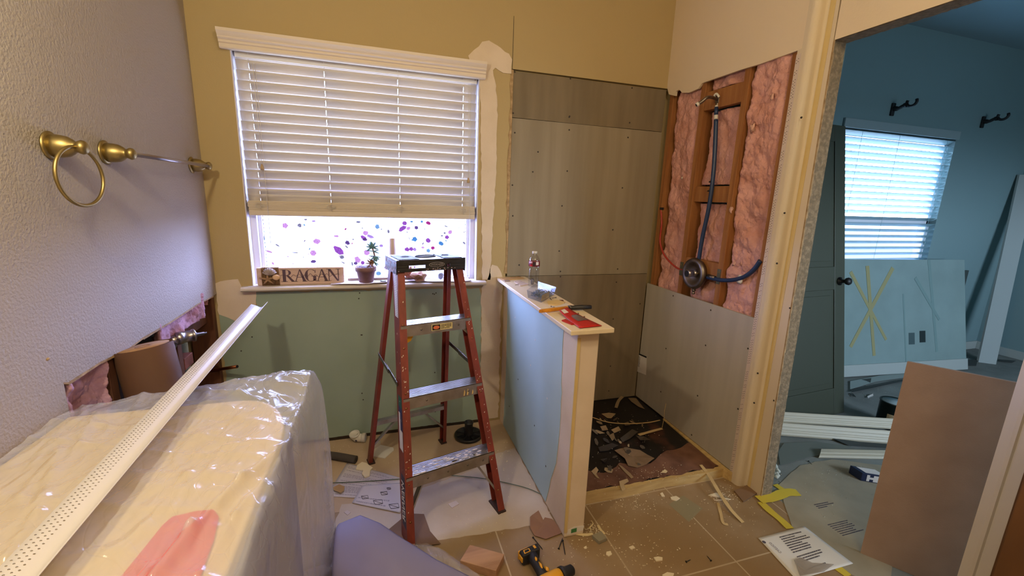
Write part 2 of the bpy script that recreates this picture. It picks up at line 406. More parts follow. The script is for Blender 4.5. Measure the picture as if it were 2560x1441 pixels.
# left wall with the cut out lower corner
b = MB()
ol = [(-1.3, 0), (1.383, 0), (1.383, 0.962), (1.40, 0.955), (1.55, 0.957), (1.70, 0.945), (1.80, 0.952), (2.0, 0.948), (2.3, 0.952), (2.50, 0.943), (2.55, 0.945), (2.55, ZC), (-1.3, ZC)]
body = [V(XL, p[0], p[1]) for p in ol]
b.prism(body, (-0.013, 0, 0))
WL = struct('wall_left', b, PAINT_T)
b = MB(); b.box((-1.05, -1.3, 0), (-1.02, 2.62, ZC)); struct('wall_left_sheathing', b, DARK)
b = MB()
zz = [(1.383, 0.962), (1.40, 0.955), (1.55, 0.957), (1.70, 0.945), (1.80, 0.952), (2.0, 0.948), (2.3, 0.952), (2.50, 0.943)]
for (ya, za), (yb, zb) in zip(zz, zz[1:]):
    b.hexa([V(XL+0.0005, ya, za-0.006+random.uniform(-0.004, 0.002)), V(XL+0.001, yb, zb-0.006), V(XL-0.012, yb, zb-0.006), V(XL-0.012, ya, za-0.006), V(XL+0.0005, ya, za), V(XL+0.0005, yb, zb), V(XL-0.012, yb, zb), V(XL-0.012, ya, za)])
struct('torn_paper_edge', b, PAPER_EDGE, WL)
p = P(120, 898, 0, XL); b = MB(); b.blob(p, 0.003, 0.008, 0.005, 1, 0.3); b.build('wall_dent', PAPER_EDGE, WL, kind='structure')

# front wall, behind the camera
b = MB(); b.box((-1.05, -1.3, 0), (XB, -1.2, ZC)); struct('wall_front', b, PAINT_R)

# right wall: shower side above the cut, the rounded outside corner and the strip down to the door opening
b = MB()
topcut = [tuple(P(x, y, 0, XR)[i] for i in (1, 2)) for x, y in ((1992, 127), (1900, 160), (1850, 175), (1790, 196), (1755, 208), (1745, 222), (1722, 232), (1705, 232), (1698, 224), (1690, 228), (1688, 240), (1672, 236), (1668, 219))]
top = [(1.60, ZC), (1.60, 2.19)] + topcut + [(2.56, topcut[-1][1]), (2.56, ZC)]
b.prism(on_plane(top, 0, XR+0.013), (-0.013, 0, 0)); WR = struct('wall_right', b, PAINT_R)
def strip(name, prof, z0, z1, mt, par=WR):
    b = MB(); n = len(prof)
    b.grid(lambda u, v: V(prof[min(n-1, round(u*(n-1)))][0], prof[min(n-1, round(u*(n-1)))][1], z0+(z1-z0)*v), n-1, 1)
    return struct(name, b, mt, par, recalc=False)
def arc(cx, cy, r, a0, a1, n=8): return [(cx+r*math.cos(math.radians(a0+(a1-a0)*i/n)), cy+r*math.sin(math.radians(a0+(a1-a0)*i/n))) for i in range(n+1)]
# solid plan outline: flange, bullnose, cove, door wall face
plan = [(XR, 1.62)] + arc(XR+0.026, 1.582, 0.026, 180, 270) + [(XD-0.014, 1.556)] + arc(XD-0.014, 1.542, 0.014, 90, 0, 5) + [(XD, 1.462)]
BULL = M('cream paint over bullnose', 'd0bfa4', 0.75, bump=0.2, bs=120, bdist=0.002)
b = MB(); outl = plan + [(XB-0.012, 1.462), (XB-0.012, 1.62)]
b.prism([V(x, y, 0.0) for x, y in outl], (0, 0, ZC)); RS = struct('wall_right_return', b, BULL)
for f in RS.data.polygons: f.use_smooth = False
b = MB(); b.box((XR-0.0012, 1.598, 0.03), (XR, 1.621, 2.17)); 
BEADM = M('perforated bead flange', 'cbb9ac', 0.6)
struct('corner_bead_flange', b, BEADM, RS)
b = MB()
for i in range(170):
    z = 0.06+i*0.0124
    if random.random() < 0.75:
        for k in range(2):
            yy = 1.615-0.008*k
            b.box((XR-0.0018, yy-0.0014, z+0.005*k), (XR-0.001, yy+0.0014, z+0.005*k+0.003))
struct('bead_perforation', b, SCREWM, RS)
for px, py in ((2003, 294), (1961, 533), (1942, 659), (1894, 934), (1885, 1008), (1953, 772), (1917, 1007)):
    p = P(px, py, 0, XR); b = MB(); b.lathe(V(XR if p.y > 1.53 else XD-0.001, p.y, p.z), (-1, 0, 0), ((-0.002, 0.005), (0.0015, 0.004)), 8); b.build('drywall_screw', SCREWM, RS, kind='structure')
b = MB(); b.prism(on_plane([(1.544, 0), (1.544, 2.6), (1.519, 2.6), (1.526, 0)], 0, XD-0.0005), (-0.0012, 0, 0)); struct('joint_compound', b, MUDY, RS)
# jamb end, with mortar
b = MB()
fr = [(XD+random.uniform(-0.001, 0.004), z/40*2.2) for z in range(41)]
b.grid(lambda u, v: V(XD+0.002+(XB-XD-0.010)*u, 1.459-0.003*abs(noise.noise(Vector((u*9, v*60, 0)))), 2.2*v), 8, 160)
struct('jamb_face', b, JAMB, RS)
b = MB()
for i in range(44):
    z = i*0.05; w = random.uniform(0.003, 0.009)
    b.box((XD-0.0005, 1.4555, z), (XD+w, 1.461, z+0.05))
struct('torn_paper_edge', b, PAPER_EDGE, RS)
# door wall above and beyond the opening
OY0, OY1, OZ = 0.70, 1.503, 2.20
b = MB(); b.box((XD, -1.3, 0), (XB, OY0, ZC)); b.box((XD, OY0, OZ), (XB, 1.498, ZC))
for o_ in [RS]+list(RS.children):      # the old jamb is slightly out of plumb
    wm_ = WM[o_.name]; inv_ = wm_.inverted()
    for v_ in o_.data.vertices:
        w_ = wm_ @ v_.co
        if w_.y < 1.475: w_.y += 0.0185*w_.z; v_.co = inv_ @ w_
WD = struct('wall_doorway', b, PAINT_R)
b = MB(); b.grid(lambda u, v: V(XD+0.002+(XB-XD-0.006)*u, OY0+(OY1-OY0)*v, OZ-0.003+0.003*noise.noise(Vector((u*8, v*50, 3)))), 6, 60); struct('header_face', b, JAMB, WD)
b = MB(); b.box((XB-0.011, OY0, 0), (XB+0.002, OY0+0.001, OZ)); struct('drywall_edge', b, PAPER_EDGE, WD)
# bedroom side face of the wall (teal paint), with torn edge showing along the jamb
BWm = TEAL
b = MB(); b.box((XB-0.0105, 1.504, 0), (XB+0.002, 2.7, 3.03)); b.box((XB+0.0, -1.6, 0), (XB+0.002, OY0, 3.03)); b.box((XB+0.0, OY0, OZ), (XB+0.002, 1.504, 3.03))
struct('wall_bedroom_left', b, BWm)
# bedroom shell
YW = 2.80
wx0, wx1, wz0, wz1 = 3.75, 5.24, 0.92, 2.172
b = MB()
for a, c in (((2.7, YW, 0), (wx0, YW+0.12, 3.03)), ((wx1, YW, 0), (6.5, YW+0.12, 3.03)), ((wx0, YW, 0), (wx1, YW+0.12, wz0)), ((wx0, YW, wz1), (wx1, YW+0.12, 3.03))): b.box(a, c)
struct('wall_bedroom_back', b, TEAL)
b = MB(); b.box((XB, 2.42, 0), (2.90, 2.92, 3.03)); struct('wall_bedroom_return', b, TEAL)
b = MB(); b.box((6.42, -1.6, 0), (6.55, 2.92, 3.03)); struct('wall_bedroom_right', b, TEAL)
b = MB(); b.box((XB, -1.6, 0), (3.35, -1.5, 3.03)); b.box((4.75, -1.6, 0), (6.42, -1.5, 3.03)); b.box((3.35, -1.6, 0), (4.75, -1.5, 1.25)); b.box((3.35, -1.6, 2.15), (4.75, -1.5, 3.03))  # hole in this unseen wall is added to let fill daylight in
struct('wall_bedroom_front', b, TEAL)
b = MB(); b.box((5.2, YW-0.014, 0), (6.42, YW, 0.09)); struct('baseboard_bedroom_back', b, BASEW, bevel=0.004)
b = MB(); b.box((6.406, -1.5, 0), (6.42, YW-0.014, 0.09)); struct('baseboard_bedroom_right', b, BASEW, bevel=0.004)

# near side door casing (moulded) on the door wall
prof = [(0.0, OY0-0.001), (-0.012, OY0-0.003), (-0.022, OY0-0.030), (-0.023, OY0-0.040), (-0.018, OY0-0.044), (-0.020, OY0-0.075), (-0.014, OY0-0.080), (-0.012, OY0-0.088), (0.0, OY0-0.090)]
b = MB(); b.prism([V(XD+x, y, 0) for x, y in prof], (0, 0, 2.27)); struct('trim_1', b, TRIMW)
b = MB(); b.box((XD-0.004, 0.50, 0), (XD, OY0-0.094, 2.27)); struct('joint_compound', b, MUD, WD)
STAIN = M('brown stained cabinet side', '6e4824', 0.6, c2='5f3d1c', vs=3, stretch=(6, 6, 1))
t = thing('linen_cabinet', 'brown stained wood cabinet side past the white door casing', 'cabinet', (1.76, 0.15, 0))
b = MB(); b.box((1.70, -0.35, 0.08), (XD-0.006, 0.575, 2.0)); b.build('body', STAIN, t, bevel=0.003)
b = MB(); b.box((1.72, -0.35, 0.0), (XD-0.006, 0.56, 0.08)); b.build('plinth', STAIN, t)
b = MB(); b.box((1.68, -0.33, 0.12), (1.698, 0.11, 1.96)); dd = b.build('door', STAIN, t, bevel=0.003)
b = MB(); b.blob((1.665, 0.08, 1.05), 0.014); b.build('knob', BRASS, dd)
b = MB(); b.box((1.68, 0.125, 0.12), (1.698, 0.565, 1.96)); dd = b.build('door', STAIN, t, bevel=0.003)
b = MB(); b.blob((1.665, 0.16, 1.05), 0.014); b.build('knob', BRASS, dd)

# ------------------------------------------------------------------ window 1 : frame, glass, crystal film, sill
FY = 2.635
REV = M('white window reveal', 'd4d0da', .6)
for xa, xb in ((WX0-.001, WX0+.003), (WX1-.003, WX1+.001)):
    b = MB(); b.box((xa, YB-.001, WZ0), (xb, YB+.129, WZ1)); struct('window_reveal', b, REV, WB)
b = MB()
for a, c in (((WX0, YB+0.055, WZ0), (WX0+0.034, FY+0.045, WZ1)), ((WX1-0.034, YB+0.055, WZ0), (WX1, FY+0.045, WZ1)), ((WX0+0.034, YB+0.055, WZ1-0.04), (WX1-0.034, FY+0.045, WZ1)), ((WX0+0.034, YB+0.055, WZ0), (WX1-0.034, FY+0.045, WZ0+0.018))): b.box(a, c)
W1 = struct('window_1', b, VINYL, bevel=0.004)
b = MB()
for a, c in (((WX0+0.034, FY-0.005, WZ0+0.018), (WX0+0.052, FY+0.025, WZ1-0.04)), ((WX1-0.052, FY-0.005, WZ0+0.018), (WX1-0.034, FY+0.025, WZ1-0.04)), ((WX0+0.052, FY-0.005, 1.52), (WX1-0.052, FY+0.025, 1.56))): b.box(a, c)
struct('sash', b, VINYL, W1, bevel=0.003)
b = MB(); b.box((WX0+0.05, FY+0.008, WZ0+0.018), (WX1-0.05, FY+0.011, WZ1-0.04)); struct('glass_pane', b, GLASS, W1)
b = MB(); b.box((WX0+0.053, FY+0.003, WZ0+0.02), (WX1-0.053, FY+0.004, 1.52)); struct('window_film', b, FILM, W1)
def dense(name, c):
    # strongly coloured film: lets through only the share of the daylight that leaves this colour
    mt = tinted(name, c, 0.02, 0.2); v = lin(c)
    t_ = [n for n in mt.node_tree.nodes if n.type == 'BSDF_TRANSPARENT'][0]
    t_.inputs[0].default_value = tuple(math.sqrt(min(1, v[i]/(3.0, 3.4, 3.8)[i])) for i in range(3))+(1,)
    return mt
GEM = [dense('gem '+c, c) for c in ('c83c88', 'f0b0dc', 'b060b8', '5aa0cc', '9c98a0', '7a5a90', '8cc0d8', 'd0a8e0')]
b = MB()
# (x, y, radius px, colour, elongation, angle) read off the photo
gems = [(575, 108+0, 0, 0, 1, 0)]
G3 = lambda x, y: (620+x/4.414, 540+y/4.414)   # crop coordinates of the film close-up
for x, y, r, c, e, a in ((410, 108, 22, 1, 1, 0), (570, 106, 16, 4, 1, 30), (636, 40, 12, 4, .6, 0), (725, 58, 14, 7, .5, 0), (158, 245, 30, 4, .6, 90), (120, 260, 18, 0, .8, 90), (115, 305, 14, 3, 1, 0), (760, 282, 28, 1, .8, 10),
        (720, 410, 24, 1, 1, 0), (722, 504, 22, 5, .6, 0), (975, 224, 20, 1, .5, 0), (525, 407, 26, 4, .15, 5), (1000, 382, 48, 2, .55, 45), (1098, 297, 22, 5, .8, 20), (1088, 342, 16, 4, .4, 45), (1036, 455, 18, 4, .9, 0), (1050, 517, 18, 4, .3, 30),
        (1208, 484, 30, 1, .8, 60), (1265, 518, 16, 2, 1, 0), (1298, 190, 22, 1, .9, 0), (1350, 228, 34, 7, .4, 25), (1275, 240, 26, 2, .6, 30), (1290, 262, 20, 5, .6, 0), (1218, 68, 18, 4, .5, 0), (1428, 120, 20, 6, 1, 20), (1262, 136, 6, 4, 1, 0),
        (1160, 260, 8, 4, .6, 0), (1310, 405, 24, 1, 1, 40), (1550, 172, 16, 4, .6, 80), (1470, 330, 16, 7, .8, 0), (1528, 84, 0, 0, 1, 0), (1728, 82, 20, 2, .9, 0), (1705, 140, 38, 2, .5, -35), (1770, 138, 18, 1, .8, -30), (1858, 130, 18, 5, .9, 10),
        (1990, 80, 22, 0, .7, 20), (1918, 64, 10, 3, 1, 0), (1805, 64, 12, 3, .7, 0), (1840, 258, 22, 3, 1, 0), (1988, 272, 22, 2, .9, 40), (2130, 305, 24, 3, .7, 30), (2196, 236, 20, 2, .9, 0), (2230, 180, 20, 1, .8, -30), (2040, 355, 18, 0, .9, 20),
        (1756, 370, 22, 2, .9, 0), (1802, 366, 20, 2, .9, 10), (1840, 370, 16, 7, 1, 0), (1990, 384, 18, 6, 1, 0), (1930, 350, 14, 1, .7, 0), (2385, 300, 16, 4, .5, 40), (2185, 115, 16, 4, .3, 20), (2415, 92, 16, 1, .3, 0), (2140, 220, 12, 4, .6, 0),
        (1532, 570, 20, 2, .9, 0), (1440, 636, 22, 6, .8, 0), (235, 395, 24, 1, .3, 20), (325, 325, 20, 4, .3, 35), (1150, 530, 18, 4, .4, 80), (1188, 524, 16, 5, .8, 0), (1780, 250, 16, 4, .2, 60), (2450, 250, 10, 0, .5, 90), (2385, 180, 6, 4, 1, 0), (1755, 180, 8, 4, .5, 60), (2170, 190, 10, 4, .8, 0)):
    if r == 0: continue
    px, py = G3(x, y); p = P(px, py, 1, FY+0.002); rr = r/4.414/1057*2.75*1.25; b.mi = c
    n = random.choice((5, 6, 7)); ang = math.radians(-a); pts = []
    for k in range(n):
        t_ = 2*math.pi*k/n+random.uniform(-.2, .2); u, v = rr*math.cos(t_), rr*e*math.sin(t_)
        pts.append(V(p.x+u*math.cos(ang)-v*math.sin(ang), FY+0.002, p.z+u*math.sin(ang)+v*math.cos(ang)))
    b.prism(pts, (0, -0.0006, 0))
for k in range(34):
    b.mi = random.choice((0, 1, 2, 3, 4, 4, 4, 5, 6, 7)); cx_, cz_ = random.uniform(WX0+.08, WX1-.08), random.uniform(1.03, 1.34); rr = random.uniform(.003, .009); e_ = random.uniform(.25, .9); a_ = random.uniform(0, 3.14)
    b.prism([V(cx_+rr*math.cos(q)*math.cos(a_)-rr*e_*math.sin(q)*math.sin(a_), FY+.002, cz_+rr*math.cos(q)*math.sin(a_)+rr*e_*math.sin(q)*math.cos(a_)) for q in [j*6.283/6 for j in range(6)]], (0, -.0006, 0))
for i in range(46):   # coloured rim along the film's cut edges
    b.mi = random.choice((0, 2, 3, 4, 5))
    x = (WX0+0.055) if i % 2 else (WX1-0.057); z = 1.0+i*0.0105
    b.prism([V(x, FY+.002, z), V(x+.003, FY+.002, z), V(x+.003, FY+.002, z+.009), V(x, FY+.002, z+.012)], (0, -0.0006, 0))
struct('film_pattern', b, GEM, W1)
b = MB(); b.prism([V(-0.715, YB-0.045, 0.958), V(-0.715, YB-0.052, 0.966), V(-0.715, YB-0.050, 0.976), V(-0.715, YB-0.042, 0.982), V(-0.715, FY-0.002, 0.982), V(-0.715, FY-0.002, 0.975), V(-0.715, YB-0.001, 0.975), V(-0.715, YB-0.001, 0.956)], (1.335, 0, 0))
# keep the stool inside the opening beyond the wall face
struct('sill_1', b, TRIM_S, W1)

# ------------------------------------------------------------------ half wall
HX0, HX1, HY = 0.752, 0.850, 1.475
b = MB(); b.box((HX0, HY, 0), (HX1, YB+0.029, 0.975))
HW = struct('wall_half', b, MUD, bevel=0.006)
gb = [(2.549, 0.0), (2.549, 0.973)]+[(1.60+0.012*math.sin(z*9)+random.uniform(-.004, .004)+(0.10*(z < 0.28))*(1-z/0.28), z) for z in [0.973-0.04*i for i in range(25)]]
b = MB(); b.prism(on_plane([(p[0], max(p[1], 0)) for p in gb], 0, HX0-0.002), (0.0019, 0, 0)); struct('green_board', b, GREEN_B, HW)
b = MB(); b.prism(on_plane(jag([(2.55, 0.0), (2.47, 0), (2.45, 0.5), (2.47, 0.93), (2.55, 0.96)], 0.04, 0.006), 0, HX0-0.003), (0.0012, 0, 0)); struct('joint_compound', b, MUD, HW)
b = MB(); b.box((HX0-0.002, HY-0.003, 0.03), (HX0+0.012, HY+0.001, 0.95)); struct('joint_compound', b, MUDY, HW)
for y, z in ((2.30, .80), (1.95, .78), (1.75, .55), (2.2, .45), (1.9, .32), (2.35, .2), (1.72, .2), (2.0, .62)):
    b = MB(); b.lathe((HX0-0.002, y, z), (-1, 0, 0), ((0, 0.005), (0.001, 0.004)), 8); b.build('drywall_screw', WHITEL if z > .5 else SCREWM, HW, kind='structure')
b = MB(); b.box((0.695, 1.425, 0.980), (0.886, YB-0.001, 1.0)); struct('cap', b, M('white cap board', 'e0cfb2', 0.5, c2='d8c4a2', vs=3), HW, bevel=0.003)
b = MB(); b.prism(on_plane(jag([(0.765, 0.015), (0.845, 0.02), (0.85, 0.045), (0.80, 0.05), (0.77, 0.04)], .02, .003), 1, HY-0.0005), (0, -0.001, 0)); struct('torn_paper_edge', b, WHITEL, HW)
b = MB(); b.prism(on_plane([(0.785, 0.02), (0.812, 0.022), (0.812, 0.042), (0.785, 0.04)], 1, HY-0.0018), (0, -0.0008, 0)); struct('printed_strip', b, M('green print', '3f7a48', .7), HW)

# ------------------------------------------------------------------ shower floor: raised subfloor, dark membrane, curb edge
BLACKM = M('black wet membrane', '171210', 0.5, c2='4a2c22', vs=4.5, vmix=(0.62, 0.70), detail=9)
b = MB(); b.box((HX1, 1.664, 0), (XR, YB+0.029, 0.050)); SF = struct('floor_shower', b, BLACKM)
b = MB(); fe = jag([(HX1, 1.652), (1.1, 1.640), (1.4, 1.655), (1.7, 1.640), (XR-0.001, 1.648), (XR-0.001, 1.672), (1.5, 1.672), (1.3, 1.668), (1.0, 1.672), (HX1, 1.670)], .05, .002)
b.prism([V(p[0], p[1], 0.0) for p in fe], (0, 0, 0.052)); struct('curb_edge', b, OAKB, SF)
BRN = M('brown rotten subfloor', '5c3a2a', 0.8, c2='7a5440', vs=9)
b = MB(); b.prism([V(p[0], p[1], 0.052) for p in jag([(HX1+.002, 1.672), (1.812, 1.672), (1.812, 1.92), (1.70, 1.88), (1.55, 1.86), (1.42, 1.79), (1.25, 1.84), (1.12, 1.78), (1.0, 1.85), (HX1+.002, 1.80)], .04, .012)], (0, 0, 0.002)); struct('subfloor_patch', b, BRN, SF)
b = MB(); b.prism([V(p[0], p[1], 0.0) for p in ((XR-0.035, 1.70), (XR-.001, 1.60), (XR-.001, 2.2), (XR-0.012, 2.2))], (0, 0, 0.058)); struct('curb_edge', b, OAKB, SF)

# =================================================================== CEMENT BOARDS, STUDS, INSULATION, PLUMBING
def board(pts, ax, val, d, mt, label, screws):
    b = MB(); n = V(0, 0, 0); n[ax] = d
    b.prism(on_plane(pts, ax, val), n)
    o = b.build('cement_board', mt, label=label, cat='cement board', group='cement boards lining the shower')
    for px, py in screws:
        p = P(px, py, ax, val); b = MB(); ax_ = V(0, 0, 0); ax_[ax] = -1
        b.lathe(p, ax_, ((-0.002, 0.0055), (0.001, 0.005), (0.0012, 0.003)), 8); b.build('screw', SCREWM, o)
    return o
YS = YB+0.002
board(jag([(0.768, 1.962), (1.812, 1.958), (1.812, 2.215), (1.3, 2.214), (0.768, 2.212)], .2, .002), 1, YS, 0.0126, CEMENT_D, 'narrow grey cement board strip at the top of the shower back wall', ((1287, 180), (1283, 283), (1426, 197), (1423, 293), (1424, 291), (1580, 220), (1574, 307)))
board([(0.768, 1.003), (1.811, 1.000), (1.811, 1.955), (0.768, 1.959)], 1, YS, 0.0126, CEMENT, 'large square grey cement board in the middle of the shower back wall', ((1287, 332), (1423, 325), (1570, 344), (1281, 463), (1332, 430), (1556, 470), (1405, 515), (1282, 540), (1532, 575), (1398, 628), (1298, 663), (1544, 673), (1401, 679), (1418, 428), (1345, 380)))
board([(HX1+.002, 0.054), (1.812, 0.054), (1.811, 0.997), (HX1+.002, 1.0)], 1, YS, 0.0126, M('brown grey cement board', '776854', 0.9, c2='85755f', vs=3, stretch=(4, 4, .5), bump=.12, bs=400), 'darker cement board low on the shower back wall behind the bottle', ((1541, 706), (1533, 798), (1526, 916), (1522, 978), (1600, 760), (1401, 692)))
board(jag([(1.622, 0.06), (2.546, 0.06), (2.546, 0.930), (1.622, 0.936)], .3, .001), 0, XR, 0.0126, M('pale grey cement board', 'aaa194', 0.9, c2='b3aa9c', vs=2.5, stretch=(5, 5, .4), bump=.12, bs=400), 'pale cement board on the right shower wall below the pink insulation', ((1683, 740), (1777, 776), (1870, 872), (1764, 864), (1744, 990), (1652, 980), (1608, 740), (1665, 872), (1729, 1088), (1845, 1023)))
t = thing('board_label', 'white printed product sheet stuck to the cement board in the shower corner', 'label', P(1602, 915, 0, XR-0.001))
c4 = [P(x, y, 0, XR-0.0005) for x, y in ((1594, 882), (1617, 892), (1615, 938), (1592, 929))]
b = MB(); b.prism(c4, (-0.0006, 0, 0)); b.build('sheet', WHITEL, t)
b = MB(); b.prism([c4[0]+V(-.0012, 0, 0), c4[1]+V(-.0012, 0, 0), c4[1]+V(-.0012, 0, -.012), c4[0]+V(-.0012, 0, -.012)], (-0.0003, 0, 0)); b.build('dark_heading', BLACK, t)
b = MB()
for i in range(9):
    z = c4[0].z-0.022-i*0.009
    for k in range(3):
        y = c4[0].y-0.006-k*0.013; b.box((XR-0.0016, y-random.uniform(.006, .010), z-.004), (XR-0.0012, y, z))
b.build('printed_lines', BLACK, t)

def stud(x0, y0, y1, z0, z1, label, dep=0.085, mt=None, grp='studs of the opened shower wall'):
    b = MB(); b.box((x0, y0, z0), (x0+dep, y1, z1)); return b.build('wall_stud', mt or STUD, label=label, cat='stud', group=grp, bevel=0.002)
SX = XR+0.013
stud(SX, 2.49, 2.528, 0.06, 2.5, 'corner wall stud beside the cement boards of the back wall')
stud(SX, 2.200, 2.238, 0.06, 2.5, 'wall stud behind the shower arm and the shower valve')
stud(SX, 1.885, 1.923, 0.06, 2.5, 'middle wall stud to the right of the blue vertical pipe')
stud(SX, 1.622, 1.655, 0.06, 2.5, 'wall stud at the right edge of the pink insulation, beside the white corner bead')
def block(y0, y1, z0, z1, x0, label, mt=STUD):
    b = MB(); b.box((x0, y0, z0), (x0+0.038, y1, z1)); return b.build('wood_blocking', mt, label=label, cat='wood block', group='wood blocks between the shower studs', bevel=0.002)
block(1.9235, 2.1995, 2.03, 2.13, SX+0.004, 'wide wood block between the studs behind the shower arm')
block(1.9235, 2.1995, 1.51, 1.60, SX+0.012, 'short wood block with pipe clips halfway up the blue pipe')
block(1.9235, 2.1995, 1.09, 1.17, SX+0.003, 'wood block between the studs behind the round shower valve')
def fluffy(x, y0, y1, z0, z1, amp, mt, name='insulation_batt', label=None, group=None, ragged=0.03, seed=0, axis=0, cat='insulation', par=None):
    amp = amp*1.35
    def fn(u, v):
        yy = y0+(y1-y0)*u; z = z0+(z1-z0)*v
        e = min(u, 1-u)
        d = noise.fractal(Vector((yy*12+seed, z*9, seed)), 0.8, 2.1, 6)*amp + noise.noise(Vector((yy*2.5, z*1.8, seed+3)))*amp*1.2
        edge = max(0, 1-e/0.12)**2*0.02
        yy += noise.noise(Vector((z*7, seed, 5)))*ragged*(1-min(1, e/0.2))
        return V(x-d+edge, yy, z)
    b = MB(); b.grid(fn, 64, max(30, int((z1-z0)/(abs(y1-y0)/50+1e-6)))); return b.build(name, mt, par, label=label, cat=cat, group=group, thick=0.012)
g = 'pink insulation between the shower studs'
fluffy(SX+0.030, 2.245, 2.475, 0.92, 2.22, 0.013, PINK, label='pink insulation in the bay between the corner stud and the valve stud', group=g, seed=1)
fluffy(SX+0.062, 1.935, 2.185, 0.92, 1.50, 0.013, PINK, label='pink insulation behind the lower half of the blue pipe', group=g, seed=9, ragged=.05)
fluffy(SX+0.050, 1.935, 2.185, 1.61, 2.02, 0.013, PINK, label='pink insulation behind the upper half of the blue pipe', group=g, seed=19, ragged=.05)
fluffy(SX+0.035, 1.930, 2.19, 2.14, 2.26, 0.013, PINK, label='small piece of pink insulation above the top wood block', group=g, seed=29)
fluffy(SX+0.022, 1.66, 1.878, 0.92, 2.24, 0.016, PINK, label='widest pink insulation, between the middle stud and the corner bead', group=g, seed=33)
for k, (px, py, s) in enumerate(((1828, 525, .012), (1835, 660, .01), (1930, 243, .01), (1880, 320, .016), (1705, 445, .006), (1850, 700, .02))):
    p = P(px, py, 0, SX-0.002); b = MB(); b.blob(p, s*.35, s, s*1.3, 2, 0.9); b.build('insulation_tuft', (WHITEP if k in (4, 5) else PINK_T), label=('pale loose tuft of insulation by the middle stud', 'ragged pale tuft beside the middle stud, low down', 'small pale tuft high on the pink insulation', 'flap of pale fibre high on the widest insulation', 'white crumb stuck in the left pink insulation', 'white torn scrap behind the curved blue pipe')[k], cat='insulation scrap')
# pipes
def pxpath(pts, x): return [P(a, c, 0, x) for a, c in pts]
def smoothpath(pts, n=6):
    out = []; k = len(pts)
    for i in range(k-1):
        p0, p1, p2, p3 = pts[max(i-1, 0)], pts[i], pts[i+1], pts[min(i+2, k-1)]
        for j in range(n):
            t_ = j/n; out.append(0.5*((2*p1)+(p2-p0)*t_+(2*p0-5*p1+4*p2-p3)*t_**2+(-p0+3*p1-3*p2+p3)*t_**3))
    out.append(pts[-1]); return out
t = thing('supply_pipe', 'dark blue flexible pipe running from shower valve up to shower arm', 'pipe', P(1745, 655, 0, SX))
b = MB(); b.tube(smoothpath(pxpath(((1790, 300), (1788, 360), (1783, 440), (1772, 520), (1757, 590), (1745, 662)), SX-0.004)), 0.0118, 12); b.build('tube', BLUEP, t)
b = MB(); b.tube(pxpath(((1791, 268), (1790, 290)), SX-0.004), 0.0105, 12); b.build('sleeve', BLUEP, t)
b = MB(); b.tube(pxpath(((1790, 288), (1789.5, 299)), SX-0.004), 0.011, 12); b.build('crimp_ring', WHITEP, t)
for a in ((1780, 455), (1776, 478)):
    p = P(a[0], a[1], 0, SX-0.004); b = MB(); b.tube([p+V(0, -.014, 0), p+V(0, .022, 0)], .004, 8); b.lathe(p+V(0, 0, -.004), (0, 0, 1), ((0, .0125), (.009, .0125)), 14); b.build('pipe_clip', BLACKP, t)
t = thing('supply_pipe', 'blue flexible pipe curving right from the valve into the corner stud', 'pipe', P(1800, 696, 0, SX))
b = MB(); b.tube(smoothpath(pxpath(((1757, 690), (1780, 696), (1806, 701), (1835, 700), (1862, 692), (1885, 674), (1901, 652)), SX-0.004)), 0.0118, 12); b.build('tube', BLUEP, t)
b = MB(); b.tube(pxpath(((1770, 690), (1788, 696)), SX-0.004), 0.0115, 12); b.build('fitting', STEEL, t)
t = thing('supply_pipe', 'thin red flexible pipe curving in from the left to the shower valve', 'pipe', P(1692, 668, 0, SX))
b = MB(); b.tube(smoothpath(pxpath(((1652, 520), (1654, 560), (1650, 600), (1656, 628), (1668, 648), (1692, 670), (1715, 676)), SX+0.002)), 0.006, 10); b.build('tube', REDP, t)
b = MB(); p = P(1653, 522, 0, SX); b.box(p-V(.004, .012, .008), p+V(.012, .012, .008)); b.build('pipe_clip', BLACKP, t)
# shower arm
pf = P(1793, 248, 0, SX+.002)
t = thing('shower_spout', 'bent metal shower arm sticking out of the stud bay, without a shower head', 'shower arm', pf)
tip = P(1741, 263, 0, XR-0.135)
mid = P(1768, 244, 0, XR-0.085)
b = MB(); b.tube(smoothpath([pf, pf.lerp(mid, .5)+V(0, 0, .004), mid, mid.lerp(tip, .5)+V(0, 0, -.002), tip], 5), .0088, 14); b.build('arm', STEEL, t)
b = MB(); d = (tip-mid).normalized(); b.lathe(tip-d*.014, d, ((0, .0088), (.001, .0115), (.014, .0115), (.0145, .008)), 16); b.build('threaded_end', WHITEP, t)
b = MB(); b.lathe(tip+d*.0008, d, ((0, .0079), (.0006, .0079)), 14); b.build('bore', BLACK, t)
b = MB(); b.box(pf-V(.002, .014, .020), pf+V(.022, .014, .016)); b.tube([pf+V(.004, 0, -.02), pf+V(.004, 0, -.038)], .009, 12); b.build('elbow', STEEL, t, bevel=.003)
b = MB(); b.tube(smoothpath([pf+V(-.004, .014, .006), pf+V(-.012, .010, .020), pf+V(-.012, -.002, .026), pf+V(-.010, -.012, .018), pf+V(-.004, -.018, .006)], 4), .0065, 10); b.build('putty_wrap', WHITEP, t)
b = MB(); b.lathe(pf+V(.004, 0, -.046), (0, 0, 1), ((0, .009), (.002, .011), (.012, .011), (.014, .009)), 8); b.build('white_nut', WHITEP, t)
